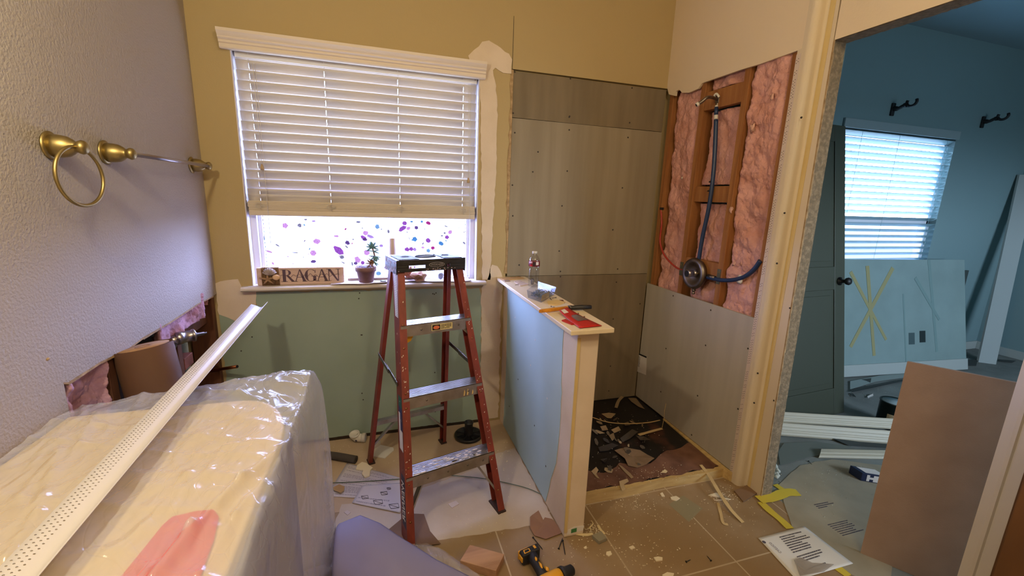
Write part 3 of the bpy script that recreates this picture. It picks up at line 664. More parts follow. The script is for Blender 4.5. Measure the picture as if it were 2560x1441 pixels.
# valve
vc = P(1733, 684, 0, SX-.03)
t = thing('shower_valve', 'round steel shower valve with hollow spindle fixed between the studs', 'valve', vc+V(.03, 0, -.05))
ad = V(-1, 0, 0)
b = MB(); b.lathe(vc+V(.030, 0, 0), ad, ((0, .050), (.007, .088), (.024, .095), (.038, .089), (.043, .079), (.036, .064), (.024, .052), (.015, .034), (.015, 0)), 40); b.build('dish', STEEL, t)
b = MB(); b.lathe(vc+V(.020, 0, 0), ad, ((0, .022), (.020, .022), (.022, .018), (.030, .018), (.032, .0225), (.066, .0225), (.067, .019)), 24); b.build('spindle', CHROME, t)
b = MB(); b.lathe(vc+V(-.0472, 0, 0), ad, ((0, .0192), (.0006, .0192)), 20); b.build('bore', BLACK, t)
for dy, dz in ((.026, .004), (-.026, .004)):
    b = MB(); b.lathe(vc+V(.018, dy, dz), ad, ((0, .004), (.012, .004), (.014, .0025)), 12); b.build('screw', BRASS, t)
b = MB(); b.lathe(vc+V(.012, -.008, -.090), (0, 0, -1), ((0, .010), (.008, .010), (.009, .012), (.016, .012), (.017, .008), (.026, .008), (.027, .0095), (.036, .0095), (.037, .006)), 14); b.build('drain_plug', STEEL, t)
b = MB(); b.box((vc.x+.022, vc.y-.03, vc.z-.03), (vc.x+.060, vc.y+.03, vc.z+.035)); b.build('body', STEEL, t, bevel=.006)
for (px, py), (w, h) in (((1703, 672), (.028, .085)), ((1796, 692), (.026, .085))):
    p = P(px, py, 0, SX-.002); t2 = thing('nail_plate', 'flat steel nail plate on the stud %s the round valve' % ('to the left of' if px < 1750 else 'to the right of'), 'metal plate', p-V(0, 0, h/2), 'nail plates either side of the valve')
    b = MB(); b.box((SX-.0025, p.y-w/2, p.z-h/2), (SX-.0005, p.y+w/2, p.z+h/2)); b.build('plate', M('galvanised plate', '6e6a50', .5, .6, c2='5c5842', vs=20), t2)
    b = MB(); b.blob((SX-.003, p.y, p.z+h*.3), .004, sub=1); b.build('rivet', BRASS, t2)

# left wall cavity
CX = XL-0.013
g = 'studs of the opened left wall'
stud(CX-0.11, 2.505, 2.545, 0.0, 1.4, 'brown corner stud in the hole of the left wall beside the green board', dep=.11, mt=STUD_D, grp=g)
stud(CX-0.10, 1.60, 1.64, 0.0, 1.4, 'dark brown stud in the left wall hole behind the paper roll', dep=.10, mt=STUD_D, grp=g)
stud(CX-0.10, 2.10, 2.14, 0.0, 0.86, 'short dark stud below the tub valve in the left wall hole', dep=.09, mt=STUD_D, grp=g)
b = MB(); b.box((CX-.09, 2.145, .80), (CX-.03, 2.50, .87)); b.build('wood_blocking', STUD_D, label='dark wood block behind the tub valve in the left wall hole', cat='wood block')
fluffy(CX-0.02, 1.40, 1.585, 0.60, 0.99, 0.016, PINK_D, label='tuft of pink insulation at the near end of the left wall hole', seed=55)
fluffy(CX-0.015, 1.93, 2.36, 0.865, 0.99, 0.014, PINK_D, label='pink insulation hanging along the top of the left wall hole', seed=62, ragged=.05)
fluffy(CX-0.03, 2.36, 2.50, 0.90, 0.99, 0.014, PINK, label='brownish pink insulation at the far top of the left wall hole', seed=71)
va = P(425, 855, 0, CX-.02); vb = P(475, 846, 0, CX+.035)
ctr = V(CX+.0, 2.13, 0.868)
t = thing('tub_valve', 'chrome tub valve with long stem inside the left wall hole', 'valve', ctr)
A = P(440, 848, 0, CX); dirv = (P(515, 846, 0, CX+.09)-A)
dirv = V(0.75, 0.55, 0.0).normalized()
A = P(438, 848, 0, CX-.005)
b = MB(); b.lathe(A, dirv, ((0, .022), (.002, .028), (.024, .028), (.026, .025), (.06, .025), (.062, .028), (.070, .028), (.072, .022)), 20); b.build('barrel', CHROME, t)
b = MB(); b.lathe(A+dirv*.071, dirv, ((0, .015), (.006, .015), (.008, .008), (.036, .007), (.037, .004), (.046, .004)), 12); b.build('stem', STEEL, t)
b = MB(); b.tube([A-V(0, 0, .01), A+V(-.0, -.11, -.06)], .013, 12); b.build('inlet_pipe', CHROME, t)
b = MB(); b.blob(A+V(-.004, -.004, -.004), .024, sub=2); b.build('tee', CHROME, t)
t = thing('copper_pipe', 'short open copper pipe stub poking out above the covered counter', 'pipe', P(540, 925, 0, XL+.0))
p0 = P(530, 927, 0, XL-.05); p1 = P(593, 917, 0, XL+.10)
b = MB(); b.tube([p0, p1], .0085, 14); b.build('tube', COPPER, t)
d = (p1-p0).normalized(); b = MB(); b.lathe(p1, d, ((0, .0075), (.0006, .0075)), 14); b.build('bore', BLACK, t)
p = P(460, 900, 0, CX-.03)
t = thing('pipe_stub_block', 'rusty square copper fitting low in the left wall hole beneath the tub valve', 'fitting', p-V(0, 0, .035))
b = MB(); b.box(p-V(.02, .045, .035), p+V(.02, .045, .02)); b.build('block', M('rusty copper', '6a3a2c', .6, c2='8a5040', vs=14), t, bevel=.003)
b = MB(); b.tube([p+V(.0, -.03, .02), p+V(0, -.03, .06)], .007); b.build('riser', COPPER, t)

# =================================================================== BLIND
def line_tube(a, c, r=.0012, n=6):
    b = MB(); b.tube([a, c], r, n); return b
BY = YB+0.030
t = thing('window_blind', 'white slatted blind with moulded valance, raised above the crystal film', 'blind', (-0.05, BY, 1.36))
vp = [(0, 2.228), (-.060, 2.228), (-.060, 2.215), (-.052, 2.205), (-.046, 2.196), (-.046, 2.190), (-.036, 2.182), (-.036, 2.172), (-.030, 2.168), (-.030, 2.152), (-.026, 2.147), (0, 2.147)]
b = MB(); b.prism([V(-.705, YB+y-.0005, z) for y, z in vp], (1.30, 0, 0)); b.build('valance', VAL, t)
b = MB(); b.box((WX0+.010, BY-.005, 2.128), (WX1-.010, BY+.025, 2.158)); b.build('head_rail', VINYL, t)
bx0, bx1 = WX0+.012, WX1-.014
sl = None
LAD = [-0.60+0.0, -0.255, 0.115, 0.478]
zs = [2.140-0.0477*i for i in range(15)]+[1.445]
for i, z in enumerate(zs):
    if sl is None:
        b = MB(); a = math.radians(72)
        xs_ = [bx0]
        for x_ in LAD: xs_ += [x_-.0011, x_+.0011]
        xs_.append(bx1)
        def fn(x_, v):
            w = (v-.5)*.0525; bow = .0030*(1-(2*v-1)**2)
            return V(x_, BY-w*math.cos(a)-bow*math.sin(a), z+w*math.sin(a))
        rows_ = [[b.b.verts.new(fn(x_, j/8)) for j in range(9)] for x_ in xs_]
        for i_ in range(len(xs_)-1):
            for j in range(8):
                if i_ % 2 and 2 <= j <= 5: continue      # routed cord slots
                f_ = b.b.faces.new([rows_[i_][j], rows_[i_+1][j], rows_[i_+1][j+1], rows_[i_][j+1]]); f_.smooth = True
        sl = b.build('slat', SLAT, t, thick=.0024); z0 = z
    else:
        c = sl.copy(); COL.objects.link(c); c.parent = t; c.matrix_basis = Matrix.Translation((0, 0, z-z0)) @ sl.matrix_basis
        WM[c.name] = WM[sl.name]
ss = None
for i in range(9):
    z = 1.388+i*.0052
    if ss is None:
        b = MB(); b.box((bx0, BY-.025, z), (bx1, BY+.025, z+.0051)); ss = b.build('slat', STACK, t, bevel=.0014); zz0 = z
    else:
        c = ss.copy(); COL.objects.link(c); c.parent = t; c.matrix_basis = Matrix.Translation((random.uniform(-.002, .002), random.uniform(-.002, .002), z-zz0)) @ ss.matrix_basis
b = MB(); b.box((bx0, BY-.027, 1.358), (bx1, BY+.027, 1.3878)); b.build('bottom_rail', STACK, t, bevel=.005)
for x in LAD:
    b = MB()
    b.tube([V(x+.004, BY-.0285, 2.12), V(x+.004, BY-.0285, 1.385)], .0008, 5)
    for i in range(3): b.tube([V(x+.02*math.cos(q)*(1+.4*math.sin(3*q+i)), BY-.031, 1.405+.006*i+.008*math.sin(q)) for q in [k*2*math.pi/10 for k in range(10)]], .0009, 5, closed=True)
    b.build('ladder_cord', TRIMW, t)
for x, z1 in ((-.575, 1.62), (.505, 1.60), (.515, 1.20), (-.565, 1.20)):
    b = MB(); b.tube([V(x, BY-.034, 2.10), V(x+.002, BY-.036, z1)], .0012, 6); cc = b.build('pull_cord', TRIMW, t)
    if z1 > 1.5:
        b = MB(); b.lathe(V(x+.002, BY-.036, z1-.028), (0, 0, 1), ((0, .009), (.012, .009), (.03, .003)), 12); b.build('cord_tassel', M('tassel', 'b59a78', .6), cc)

# =================================================================== THINGS ON THE SILL
ZS = 0.982
sg = V(-0.648, 2.555, ZS)
t = thing('name_sign', 'wooden plank sign reading RAGAN with shells, starfish and rope', 'sign', sg+V(.24, 0, 0))
PLANK = M('pale pink wood plank', 'd2b6a8', .7, c2='c4a698', vs=3, stretch=(1, 1, 14))
sx0, sx1, sz1 = -0.645, -0.205, ZS+0.097
b = MB(); b.box((sx0, 2.545, ZS), (sx1, 2.563, sz1)); b.build('plank', PLANK, t, bevel=.005)
INK = M('grey purple ink', '5a4452', .7)
def ink(polys, name='letter'):
    b = MB()
    for q in polys: b.prism([V(x, 2.5449, z) for x, z in q], (0, -.0006, 0))
    return b.build(name, INK, t)
def letter(ch, x, w, z=ZS+.018, h=.068):
    tk, tn = w*.24, w*.07; se = lambda cx, zz, ww=.5: [(x+cx-w*ww/2, zz), (x+cx+w*ww/2, zz), (x+cx+w*ww/2, zz+h*.035), (x+cx-w*ww/2, zz+h*.035)]
    if ch == 'R':
        q = [[(x+w*.14, z), (x+w*.14+tk, z), (x+w*.14+tk, z+h), (x+w*.14, z+h)], se(w*.25, z), se(w*.2, z+h*.965, .4)]
        n = 12
        for i in range(n):
            a0, a1 = math.pi/2-math.pi*i/n, math.pi/2-math.pi*(i+1)/n
            R1, R2 = w*.42, h*.25
            def pt(a, k): return (x+w*.36+R1*math.cos(a)*k if k == 1 else x+w*.36+(R1-tk*.8*max(.15, math.cos(a)))*math.cos(a), z+h*.74+(R2 if k == 1 else R2-h*.03)*math.sin(a))
            q.append([pt(a0, 1), pt(a1, 1), pt(a1, 0), pt(a0, 0)])
        q.append([(x+w*.42, z+h*.5), (x+w*.60, z+h*.5), (x+w*1.04, z), (x+w*.80, z)]); q.append(se(w*.98, z, .4))
    elif ch == 'A':
        q = [[(x+w*.47, z+h), (x+w*.56, z+h), (x+w*1.0, z), (x+w*.74, z)], [(x+w*.47, z+h), (x+w*.52, z+h*.95), (x+w*.17, z), (x+w*.10, z)], [(x+w*.24, z+h*.33), (x+w*.80, z+h*.33), (x+w*.80, z+h*.37), (x+w*.26, z+h*.37)], se(w*.13, z, .34), se(w*.88, z, .42)]
    elif ch == 'N':
        q = [[(x+w*.10, z+h), (x+w*.32, z+h), (x+w*.92, z), (x+w*.80, z-h*.02)], [(x+w*.14, z), (x+w*.14+tn, z), (x+w*.14+tn, z+h), (x+w*.14, z+h)], [(x+w*.86, z), (x+w*.86+tn, z), (x+w*.86+tn, z+h), (x+w*.86, z+h)], se(w*.17, z, .36), se(w*.89, z+h*.965, .36), se(w*.14, z+h*.965, .3)]
    else:
        q = []; n = 24
        for i in range(n):
            a0, a1 = math.radians(50+265*i/n), math.radians(50+265*(i+1)/n)
            def pt(a, k):
                th = tk*1.0*max(.15, abs(math.cos(a)))
                r1 = w*.48-(th if k else 0); r2 = h*.51-(h*.03 if k else 0)
                return (x+w*.5+r1*math.cos(a), z+h*.5+r2*math.sin(a))
            q.append([pt(a0, 0), pt(a1, 0), pt(a1, 1), pt(a0, 1)])
        q.append([(x+w*.66, z+h*.05), (x+w*.66+tk, z+h*.05), (x+w*.66+tk, z+h*.42), (x+w*.66, z+h*.42)]); q.append(se(w*.76, z+h*.42, .45)); q.append([(x+w*.80, z+h*.7), (x+w*.86, z+h*.7), (x+w*.86, z+h*.98), (x+w*.80, z+h*.88)])
    return ink(q)
for ch, x, w in (('R', -.528, .066), ('A', -.464, .062), ('G', -.410, .066), ('A', -.352, .062), ('N', -.296, .068)): letter(ch, x, w)
b = MB()
for i in range(70):
    pass
pts = [V(-.53+.30*i/120, 2.5438, ZS+.052+.006*math.sin(i*.55)*(0.2 if i < 14 or i > 106 else 1)+.004*math.sin(i*.23)) for i in range(121)]
b.tube(pts, .0009, 5); b.build('script_line', INK, t)
ROPE = M('jute rope', '8d6b4a', .9, c2='6e4f34', vs=80)
b = MB()
for i in range(14):
    x = -.618+i*.0062
    b.tube([V(x, 2.543, ZS+.001), V(x, 2.5415, ZS+.05), V(x, 2.543, sz1+.001), V(x, 2.565, sz1+.001), V(x, 2.565, ZS+.001)], .0030, 7, closed=True)
b.build('rope_wrap', ROPE, t)
SHELL = M('grey ridged shell', 'a08f88', .7)
b = MB()
c0 = V(-.578, 2.534, ZS+.058)
for k in range(9):
    a = math.radians(25+130*k/8); b.tube([c0, c0+V(math.cos(a)*.020, -.008, math.sin(a)*.022), c0+V(math.cos(a)*.036, -.001, math.sin(a)*.040)], [.003, .0058, .0045], 8)
b.build('scallop_shell', SHELL, t)
b = MB(); c1 = V(-.590, 2.532, ZS+.036)
for k in range(5):
    a = math.radians(20+72*k); b.tube([c1, c1+V(math.cos(a)*.02, -.002, math.sin(a)*.017), c1+V(math.cos(a)*.042, .003, math.sin(a)*.032)], [.008, .0055, .002], 8)
b.build('starfish', M('tan starfish', '9b7a5c', .8, bump=.5, bs=300), t)
b = MB(); b.blob((-.548, 2.531, ZS+.047), .019, .007, .016, 3); b.build('round_shell', M('cream shell', 'd8b28c', .5), t)
# succulent
pc = P(914, 705, 2, ZS); pc = V(pc.x, 2.548, ZS+.008)
pc.x = P(915, 690, 1, 2.548).x
t = thing('potted_succulent', 'succulent with grey blue leaves in a small clay pot on the window sill', 'potted plant', pc)
POT = M('dusty terracotta', '7e5c58', .85, c2='8a6862', vs=20)
b = MB(); b.lathe(pc, (0, 0, 1), ((0, .036), (.001, .040), (.062, .051), (.063, .057), (.088, .059), (.090, .056), (.082, .052), (.080, 0)), 32); b.build('pot', POT, t)
b = MB()
for k in range(60):
    a = random.uniform(0, 6.28); r = random.uniform(0, .044); b.blob(pc+V(r*math.cos(a), r*math.sin(a), .084+random.uniform(0, .006)), random.uniform(.003, .006), sub=1, rough=.4)
o = b.build('gravel', M('purple grey gravel', '8f88a0', .8), t); o['kind'] = 'stuff'
LEAF = M('grey blue leaf', '6f9a9c', .5, c2='5f8890', vs=30); LEAFD = M('brown dying leaf', '7a5f50', .7, c2='936b58', vs=20)
stem = [pc+V(.010, -.002, .085), pc+V(.030, -.006, .105), pc+V(.045, -.008, .120), pc+V(.052, -.008, .150), pc+V(.046, -.008, .178), pc+V(.040, -.010, .200)]
b = MB(); b.tube(stem, .005, 8); b.build('stem', LEAFD, t)
def leaf(base, d, ln, wd, mt):
    d = Vector(d).normalized(); b = MB(); q = d.to_track_quat('Z', 'Y').to_matrix()
    b.blob(base+d*ln*.5, wd, wd*.35, ln*.55, 2, 0, q); b.build('leaf', mt, t)
for a, el in ((10, 15), (60, 35), (100, 60), (140, 30), (175, 10), (220, 5), (330, 0)):
    leaf(stem[-1], (math.cos(math.radians(a)), -.25, math.sin(math.radians(a))*.8+.15), .036, .013, LEAF)
for i, (s_, dx, dz) in enumerate(((3, 1, -.2), (3, .8, -.6), (3, -.8, .1), (4, 1, .3), (4, -1, .2), (3, .3, -1), (4, .9, -.3), (2, 1, -.7), (2, .7, -1), (3, -.6, -.5), (2, .4, .2))):
    leaf(stem[s_], (dx, -.3-.2*(i % 2), dz), .034, .010, LEAF)
for i, (dx, dz) in enumerate(((-1, .2), (-.8, .5), (-.5, .7), (-1, -.1), (.1, .6), (-.3, -.5), (.5, -.6))):
    leaf(stem[1+(i % 2)], (dx, -.35, dz), .034, .010, LEAFD)
# cloth on the sill
def fcloth(u, v):
    x = -.275+.80*u; y = 2.520+.10*v-.018*math.sin(u*9)*(1-v)-.012
    z = ZS+.0035+.004*abs(noise.noise(Vector((x*14, y*30, 2))))+.004*(1-v)*abs(math.sin(u*14))
    if v < .12: z -= 0.000
    return V(x, y, z)
b = MB(); b.grid(fcloth, 90, 14); b.build('paper_towel', M('white paper towel', 'd2c4c4', .9, bump=.2, bs=90), label='crumpled white paper towel spread along the window sill under the pot', cat='paper towel', thick=.003)
# candle stick
cx = P(981, 625, 1, 2.585).x
t = thing('candle', 'tall pale candle standing on the sill behind the ladder', 'candle', (cx, 2.585, ZS+.008))
WAX = M('ivory wax', 'c8b0a8', .5)
b = MB(); b.lathe((cx, 2.585, ZS+.010), (0, 0, 1), ((0, .021), (.246, .021), (.249, .018), (.247, 0)), 24); b.build('wax_body', WAX, t)
b = MB(); b.tube([V(cx, 2.585, ZS+.256), V(cx+.001, 2.585, ZS+.265)], .0012); b.build('wick', BLACK, t)
# rocks, shell, small black disc
ROCK = M('brown rough rock', '8f5f48', .8, c2='c09a80', vs=25, bump=.8, bs=60)
p = P(1045, 688, 1, 2.545)
b = MB(); b.blob((p.x, 2.545, ZS+.032), .036, .028, .024, 3, .9); b.build('rock', ROCK, label='jagged brown rock on the sill seen under the ladder top', cat='rock', group=None)
p = P(1024, 680, 1, 2.57)
b = MB(); b.blob((p.x, 2.580, ZS+.045), .026, .020, .036, 3, .7); b.build('rock', M('dark red rock', '7a4030', .8, c2='a06a50', vs=25, bump=.8, bs=60), label='upright dark red rock behind the ladder rail on the sill', cat='rock')
p = P(1102, 688, 1, 2.56)
b = MB(); b.blob((p.x, 2.56, ZS+.030), .017, .012, .021, 2); 
for k in range(7): b.tube([V(p.x+.017*math.cos(q), 2.549-.001*k, ZS+.030+.020*math.sin(q)) for q in [j*2*math.pi/14 for j in range(14)]][:14], .0012*(1-k*.1), 5, closed=True) if k < 1 else None
b.build('sea_shell', M('blue grey shell', '8b8a98', .5, c2='5f6070', vs=60), label='round bluish grey ridged shell on the sill near the ladder', cat='shell')
p = P(958, 696, 1, 2.525)
b = MB(); b.lathe((p.x, 2.535, ZS+.010), (0, 0, 1), ((0, .016), (.003, .019), (.005, .016), (.0055, .004)), 18); b.build('black_lid', BLACK, label='small flat black lid on the sill between pot and ladder', cat='lid')
p = P(1000, 696, 1, 2.60)
b = MB(); b.obox((-.19, 2.588, ZS+.006), (.42, 0, 0), (0, .02, 0), (0, 0, .016)); b.build('driftwood_strip', M('grey driftwood', '9c8b84', .8, c2='84736c', vs=12, stretch=(1, 8, 8)), label='low grey wooden strip behind the plant pot on the window sill', cat='wood strip', bevel=.004)

# =================================================================== TOWEL RING AND BAR
def bracket(t, y, z, L_, par=True):
    b = MB(); b.lathe((XL, y, z), (1, 0, 0), ((0, .036), (.004, .038), (.006, .032), (.008, .030)), 28); b.build('rosette', BRASS, t)
    b = MB(); b.lathe((XL+.007, y, z), (1, 0, 0), ((0, .030), (.016, .030), (.032, .027), (.042, .021), (.048, .016), (.052, .014), (.056, .016), (.063, .019), (.070, .017), (.075, .010), (.076, 0)), 28); return b.build('post', BRASS, t)
yr, zr = 1.500, 1.592
t = thing('towel_ring', 'satin brass towel ring hanging from its wall post', 'towel ring', (XL, yr, zr-.1))
bracket(t, yr, zr, 0)
b = MB(); rc = V(XL+.062, yr-.012, zr-.078)
rot = math.radians(8)
b.tube([rc+V(.078*math.cos(q)*math.sin(rot), .078*math.cos(q)*math.cos(rot), .078*math.sin(q)) for q in [k*2*math.pi/48 for k in range(48)]], .0048, 12, closed=True); b.build('ring', BRASS, t)
t = thing('towel_bar', 'straight metal towel bar between two posts on the left wall', 'towel bar', (XL, 2.08, zr-.03))
bracket(t, 1.745, zr+.003, 0); bracket(t, 2.42, zr+.003, 0)
b = MB(); b.tube([V(XL+.070, 1.755, zr+.003), V(XL+.070, 2.425, zr+.003)], .0078, 14); b.build('rail', CHROME, t)
# vanity light fixture that lights the room (above the covered vanity)
t = thing('vanity_light', 'brass wall light above the covered vanity counter', 'wall light', (XL, .68, 2.05))
b = MB(); b.lathe((XL, .68, 2.16), (1, 0, 0), ((0, .055), (.012, .055), (.018, .04)), 28); b.build('backplate', BRASS, t)
b = MB(); b.tube([V(XL+.015, .68, 2.16), V(XL+.14, .68, 2.19), V(XL+.22, .68, 2.17), V(XL+.24, .68, 2.135)], .007); b.build('arm', BRASS, t)
b = MB(); b.lathe((XL+.24, .68, 2.14), (0, 0, -1), ((0, .02), (.03, .022), (.032, .018)), 20); b.build('lamp_holder', BRASS, t)
t = thing('fill_light_fixture', 'added ceiling fixture for the unseen fill lamp behind the camera', 'ceiling light', (.75, -.35, 2.93))  # fixture added out of view to carry the fill lamp
b = MB(); b.lathe((.75, -.35, ZC), (0, 0, -1), ((0, .09), (.02, .09), (.03, .06), (.12, .02), (.14, .02)), 28); b.build('canopy', BRASS, t)

# =================================================================== COVERED VANITY
ZT = .868
t = thing('bathroom_vanity', 'cream topped bathroom vanity hidden under plastic sheeting', 'vanity', (-.54, .5, 0))
CAB = M('grey cabinet paint', '8d8a9c', .5)
b = MB(); b.box((XL+.004, -.55, .09), (-.285, 1.30, ZT-.035)); body = b.build('cabinet', CAB, t, bevel=.003)
b = MB(); b.box((XL+.01, -.5, 0), (-.34, 1.28, .09)); b.build('toe_kick', BLACK, t)
top = [(XL+.003, -.6), (-.262, -.6), (-.262, 1.12)] + [(-.262-.16*(1-math.cos(q)), 1.12+.25*math.sin(q)) for q in [math.radians(a) for a in range(10, 91, 8)]] + [(XL+.003, 1.37)]
b = MB(); b.prism([V(x, y, ZT-.034) for x, y in top], (0, 0, .034)); b.build('countertop', CREAMC, t, bevel=.008, seg=3)
for i, y in enumerate((-.5, .1, .7)):
    b = MB(); b.box((-.2845, y+.01, .11), (-.268, y+.57, ZT-.05)); dd = b.build('door', CAB, t, bevel=.003)
q = [P(x, y, 2, ZT+.008) for x, y in ((405, 1312), (430, 1290), (490, 1276), (535, 1272), (547, 1290), (535, 1345), (500, 1441), (455, 1560), (240, 1560), (300, 1441), (350, 1380))]
b = MB(); b.prism([V(p.x, p.y, ZT+.001) for p in q], (0, 0, .006)); b.build('red_folder', REDC, label='red folder lying on the counter under the plastic sheeting', cat='folder', bevel=.002)
# plastic sheet
FOLDS = []
def _folds(pxs, h_, w_):
    q = [P(x, y, 2, ZT+.02) for x, y in pxs]
    for a_, c_ in zip(q, q[1:]): FOLDS.append((Vector((a_.x, a_.y)), Vector((c_.x, c_.y)), h_, w_))
_folds(((430, 968), (520, 974), (600, 986), (660, 1010), (726, 1086)), .006, .008)
_folds(((735, 1092), (605, 1211), (480, 1340), (390, 1460)), .016, .012)
_folds(((700, 1150), (590, 1290), (500, 1441)), .007, .008)
_folds(((150, 1130), (95, 1290), (20, 1400)), .008, .010)
_folds(((240, 1040), (200, 1120), (130, 1200)), .007, .009)
_folds(((520, 1180), (560, 1120), (690, 1100)), .005, .008)
_folds(((330, 1080), (400, 1030), (520, 1010)), .004, .009)
def plastic(u, v):
    s = -.20+u*1.50          # distance from the wall side in x, runs over the front edge and down
    w = v*3.30               # distance along y, runs over the far end and down
    x = XL+.012+max(0, u*1.50); Yf0 = 1.405+.135*min(1, max(0, (x-XL)/.58)); y = -.9+w
    dx = x-(-.250); dy = y-Yf0; z = ZT+.018; nx = noise.noise(Vector((x*5, y*3, 1))); nz = noise.noise(Vector((x*13, y*8, 4)))
    wr = abs(noise.noise(Vector((x*9+y*3, y*4-x*2, 9)))); wr2 = abs(noise.noise(Vector((x*16-y*6, y*11+x*5, 31)))); wr3 = abs(noise.noise(Vector((x*4+y*9, y*3, 17))))
    top = .007*nx+.005*nz+.0045*(1-min(1, wr*6))+.003*(1-min(1, wr2*5))+.004*(1-min(1, wr3*7))
    # long folded ridges in the sheet
    for ra, rb_, hgt_, wid_ in FOLDS:
        ab = rb_-ra; tt = max(0, min(1, ((x-ra[0])*ab[0]+(y-ra[1])*ab[1])/(ab[0]**2+ab[1]**2))); dd_ = math.hypot(x-ra[0]-ab[0]*tt, y-ra[1]-ab[1]*tt)
        top += hgt_*math.exp(-(dd_/wid_)**2)
    ex = max(0, dx); ey = max(0, dy); k = .03
    if ex > 0: xx = -.250+k*(1-math.exp(-ex/k))+.012*math.sin(y*11+z*3)*min(1, ex*2.5)+.006*math.sin(y*29)*min(1, ex*3)
    else: xx = x
    if ey > 0: yy = Yf0+k*(1-math.exp(-ey/k))+.012*math.sin(x*13)*min(1, ey*2)
    else: yy = y
    drop = max(0, ex-.012)+max(0, ey-.012) if not (ex > 0 and ey > 0) else math.hypot(ex, ey)
    rnd = .028*(1-math.exp(-max(0, .05+dx if dx < 0 else .05)*20)) if dx > -.05 else 0
    sag = .010*max(0, 1-abs(dx+.0)/.06)+.010*max(0, 1-abs(dy)/.08)
    z = ZT+.018+top*(1 if drop < .02 else 0)-drop-sag
    # the tent over the far right corner stands a little higher
    z += .022*math.exp(-((x+.28)**2+(y-1.46)**2)/.006)*(1 if drop < .02 else 0)
    z += -.012*max(0, (y-1.30))*(1 if x < -.45 else 0)
    return V(xx, yy, max(z, .006+.01*abs(nx)))
PLA = plastic_film('clear plastic sheeting', .38, 'e2dfe6', .17, 6.0, 0.85, .010)
b = MB(); b.grid(plastic, 260, 480); b.build('plastic_sheet', PLA, label='clear plastic sheeting draped over the whole vanity counter', cat='plastic sheet', recalc=False)

# corner bead lying across the counter
far = P(651, 769, 2, .925); near = P(75, 1441, 2, .905)
d = (far-near).normalized(); near = near-d*.55; ln = (far-near).length
up = V(0, 0, 1); side = d.cross(up).normalized(); up = side.cross(d)
wm = Matrix(((d.x, side.x, up.x, near.x), (d.y, side.y, up.y, near.y), (d.z, side.z, up.z, near.z), (0, 0, 0, 1)))
def bead_mat():
    mt = M('white perforated corner bead', 'd4ccc8', .4); nt = mt.node_tree; bs_ = nt.nodes['Principled BSDF']
    tc = nt.nodes.new('ShaderNodeTexCoord'); sp = nt.nodes.new('ShaderNodeSeparateXYZ'); nt.links.new(tc.outputs['Object'], sp.inputs[0])
    def mth(op, a, b_=None):
        n = nt.nodes.new('ShaderNodeMath'); n.operation = op
        for i, q in enumerate((a, b_)):
            if q is None: continue
            if isinstance(q, (int, float)): n.inputs[i].default_value = q
            else: nt.links.new(q, n.inputs[i])
        return n.outputs[0]
    row = mth('FLOOR', mth('DIVIDE', sp.outputs[1], .0058)); off = mth('MULTIPLY', mth('MODULO', mth('ADD', row, 20), 2), .5)
    fx = mth('SUBTRACT', mth('FRACT', mth('ADD', mth('DIVIDE', sp.outputs[0], .0105), off)), .5)
    fy = mth('SUBTRACT', mth('FRACT', mth('DIVIDE', sp.outputs[1], .0058)), .5)
    rr = mth('ADD', mth('POWER', mth('MULTIPLY', fx, 1.81), 2), mth('POWER', fy, 2))
    hole = mth('LESS_THAN', rr, .07)
    reg = mth('MULTIPLY', mth('LESS_THAN', sp.outputs[1], -.0116), mth('GREATER_THAN', sp.outputs[1], -.0348))
    nt.links.new(mth('SUBTRACT', 1, mth('MULTIPLY', hole, reg)), bs_.inputs['Alpha'])
    return mt
b = MB()
pr = [(-.038, .016), (-.010, .004)] + [(-.010+.019*math.sin(q)*.9, .004-.0+.010*(1-math.cos(q))*-.35+.0) for q in (.4, .8, 1.2)] + [(.016, .006), (.022, .012), (.034, .026)]
pr = [(-.038, .018), (-.011, .006), (-.005, .002), (.002, .0), (.009, .002), (.015, .007), (.034, .027)]
b.grid(lambda u, v: V(ln*u, pr[round(v*6)][0], pr[round(v*6)][1]), 60, 6)
b.build('corner_bead', bead_mat(), label='long white perforated corner bead lying across the plastic covered counter', cat='corner bead', frame=wm, thick=.0012, recalc=False)

# kraft paper roll
tp = P(358, 866, 1, 1.68); ax_ = V(.030, -.020, -.2).normalized()
bt = tp+ax_*((tp.z-.012)/-ax_.z); hgt = (bt-tp).length
t = thing('paper_roll', 'large roll of brown kraft paper standing behind the counter', 'paper roll', bt)
b = MB(); b.lathe(bt, -ax_, ((0, .080), (.001, .082), (hgt-.001, .082), (hgt, .0805), (hgt-.006, .0795), (hgt-.008, .072), (hgt-.002, .070), (hgt-.002, .024), (hgt-.03, .0235), (hgt-.03, 0)), 40); b.build('roll', KRAFT, t)
b = MB(); b.lathe(bt-ax_*(hgt-.0015), -ax_, ((0, .024), (.0, .071), (.0008, .071), (.0008, .024)), 32); b.build('end_face', M('wound paper edges', 'b08862', .9, c2='9c7652', vs=30), t)
b = MB(); b.lathe(bt-ax_*(hgt-.02), -ax_, ((0, .0235), (.021, .0235), (.021, .016), (0, .016)), 24); b.build('core', CARD, t)


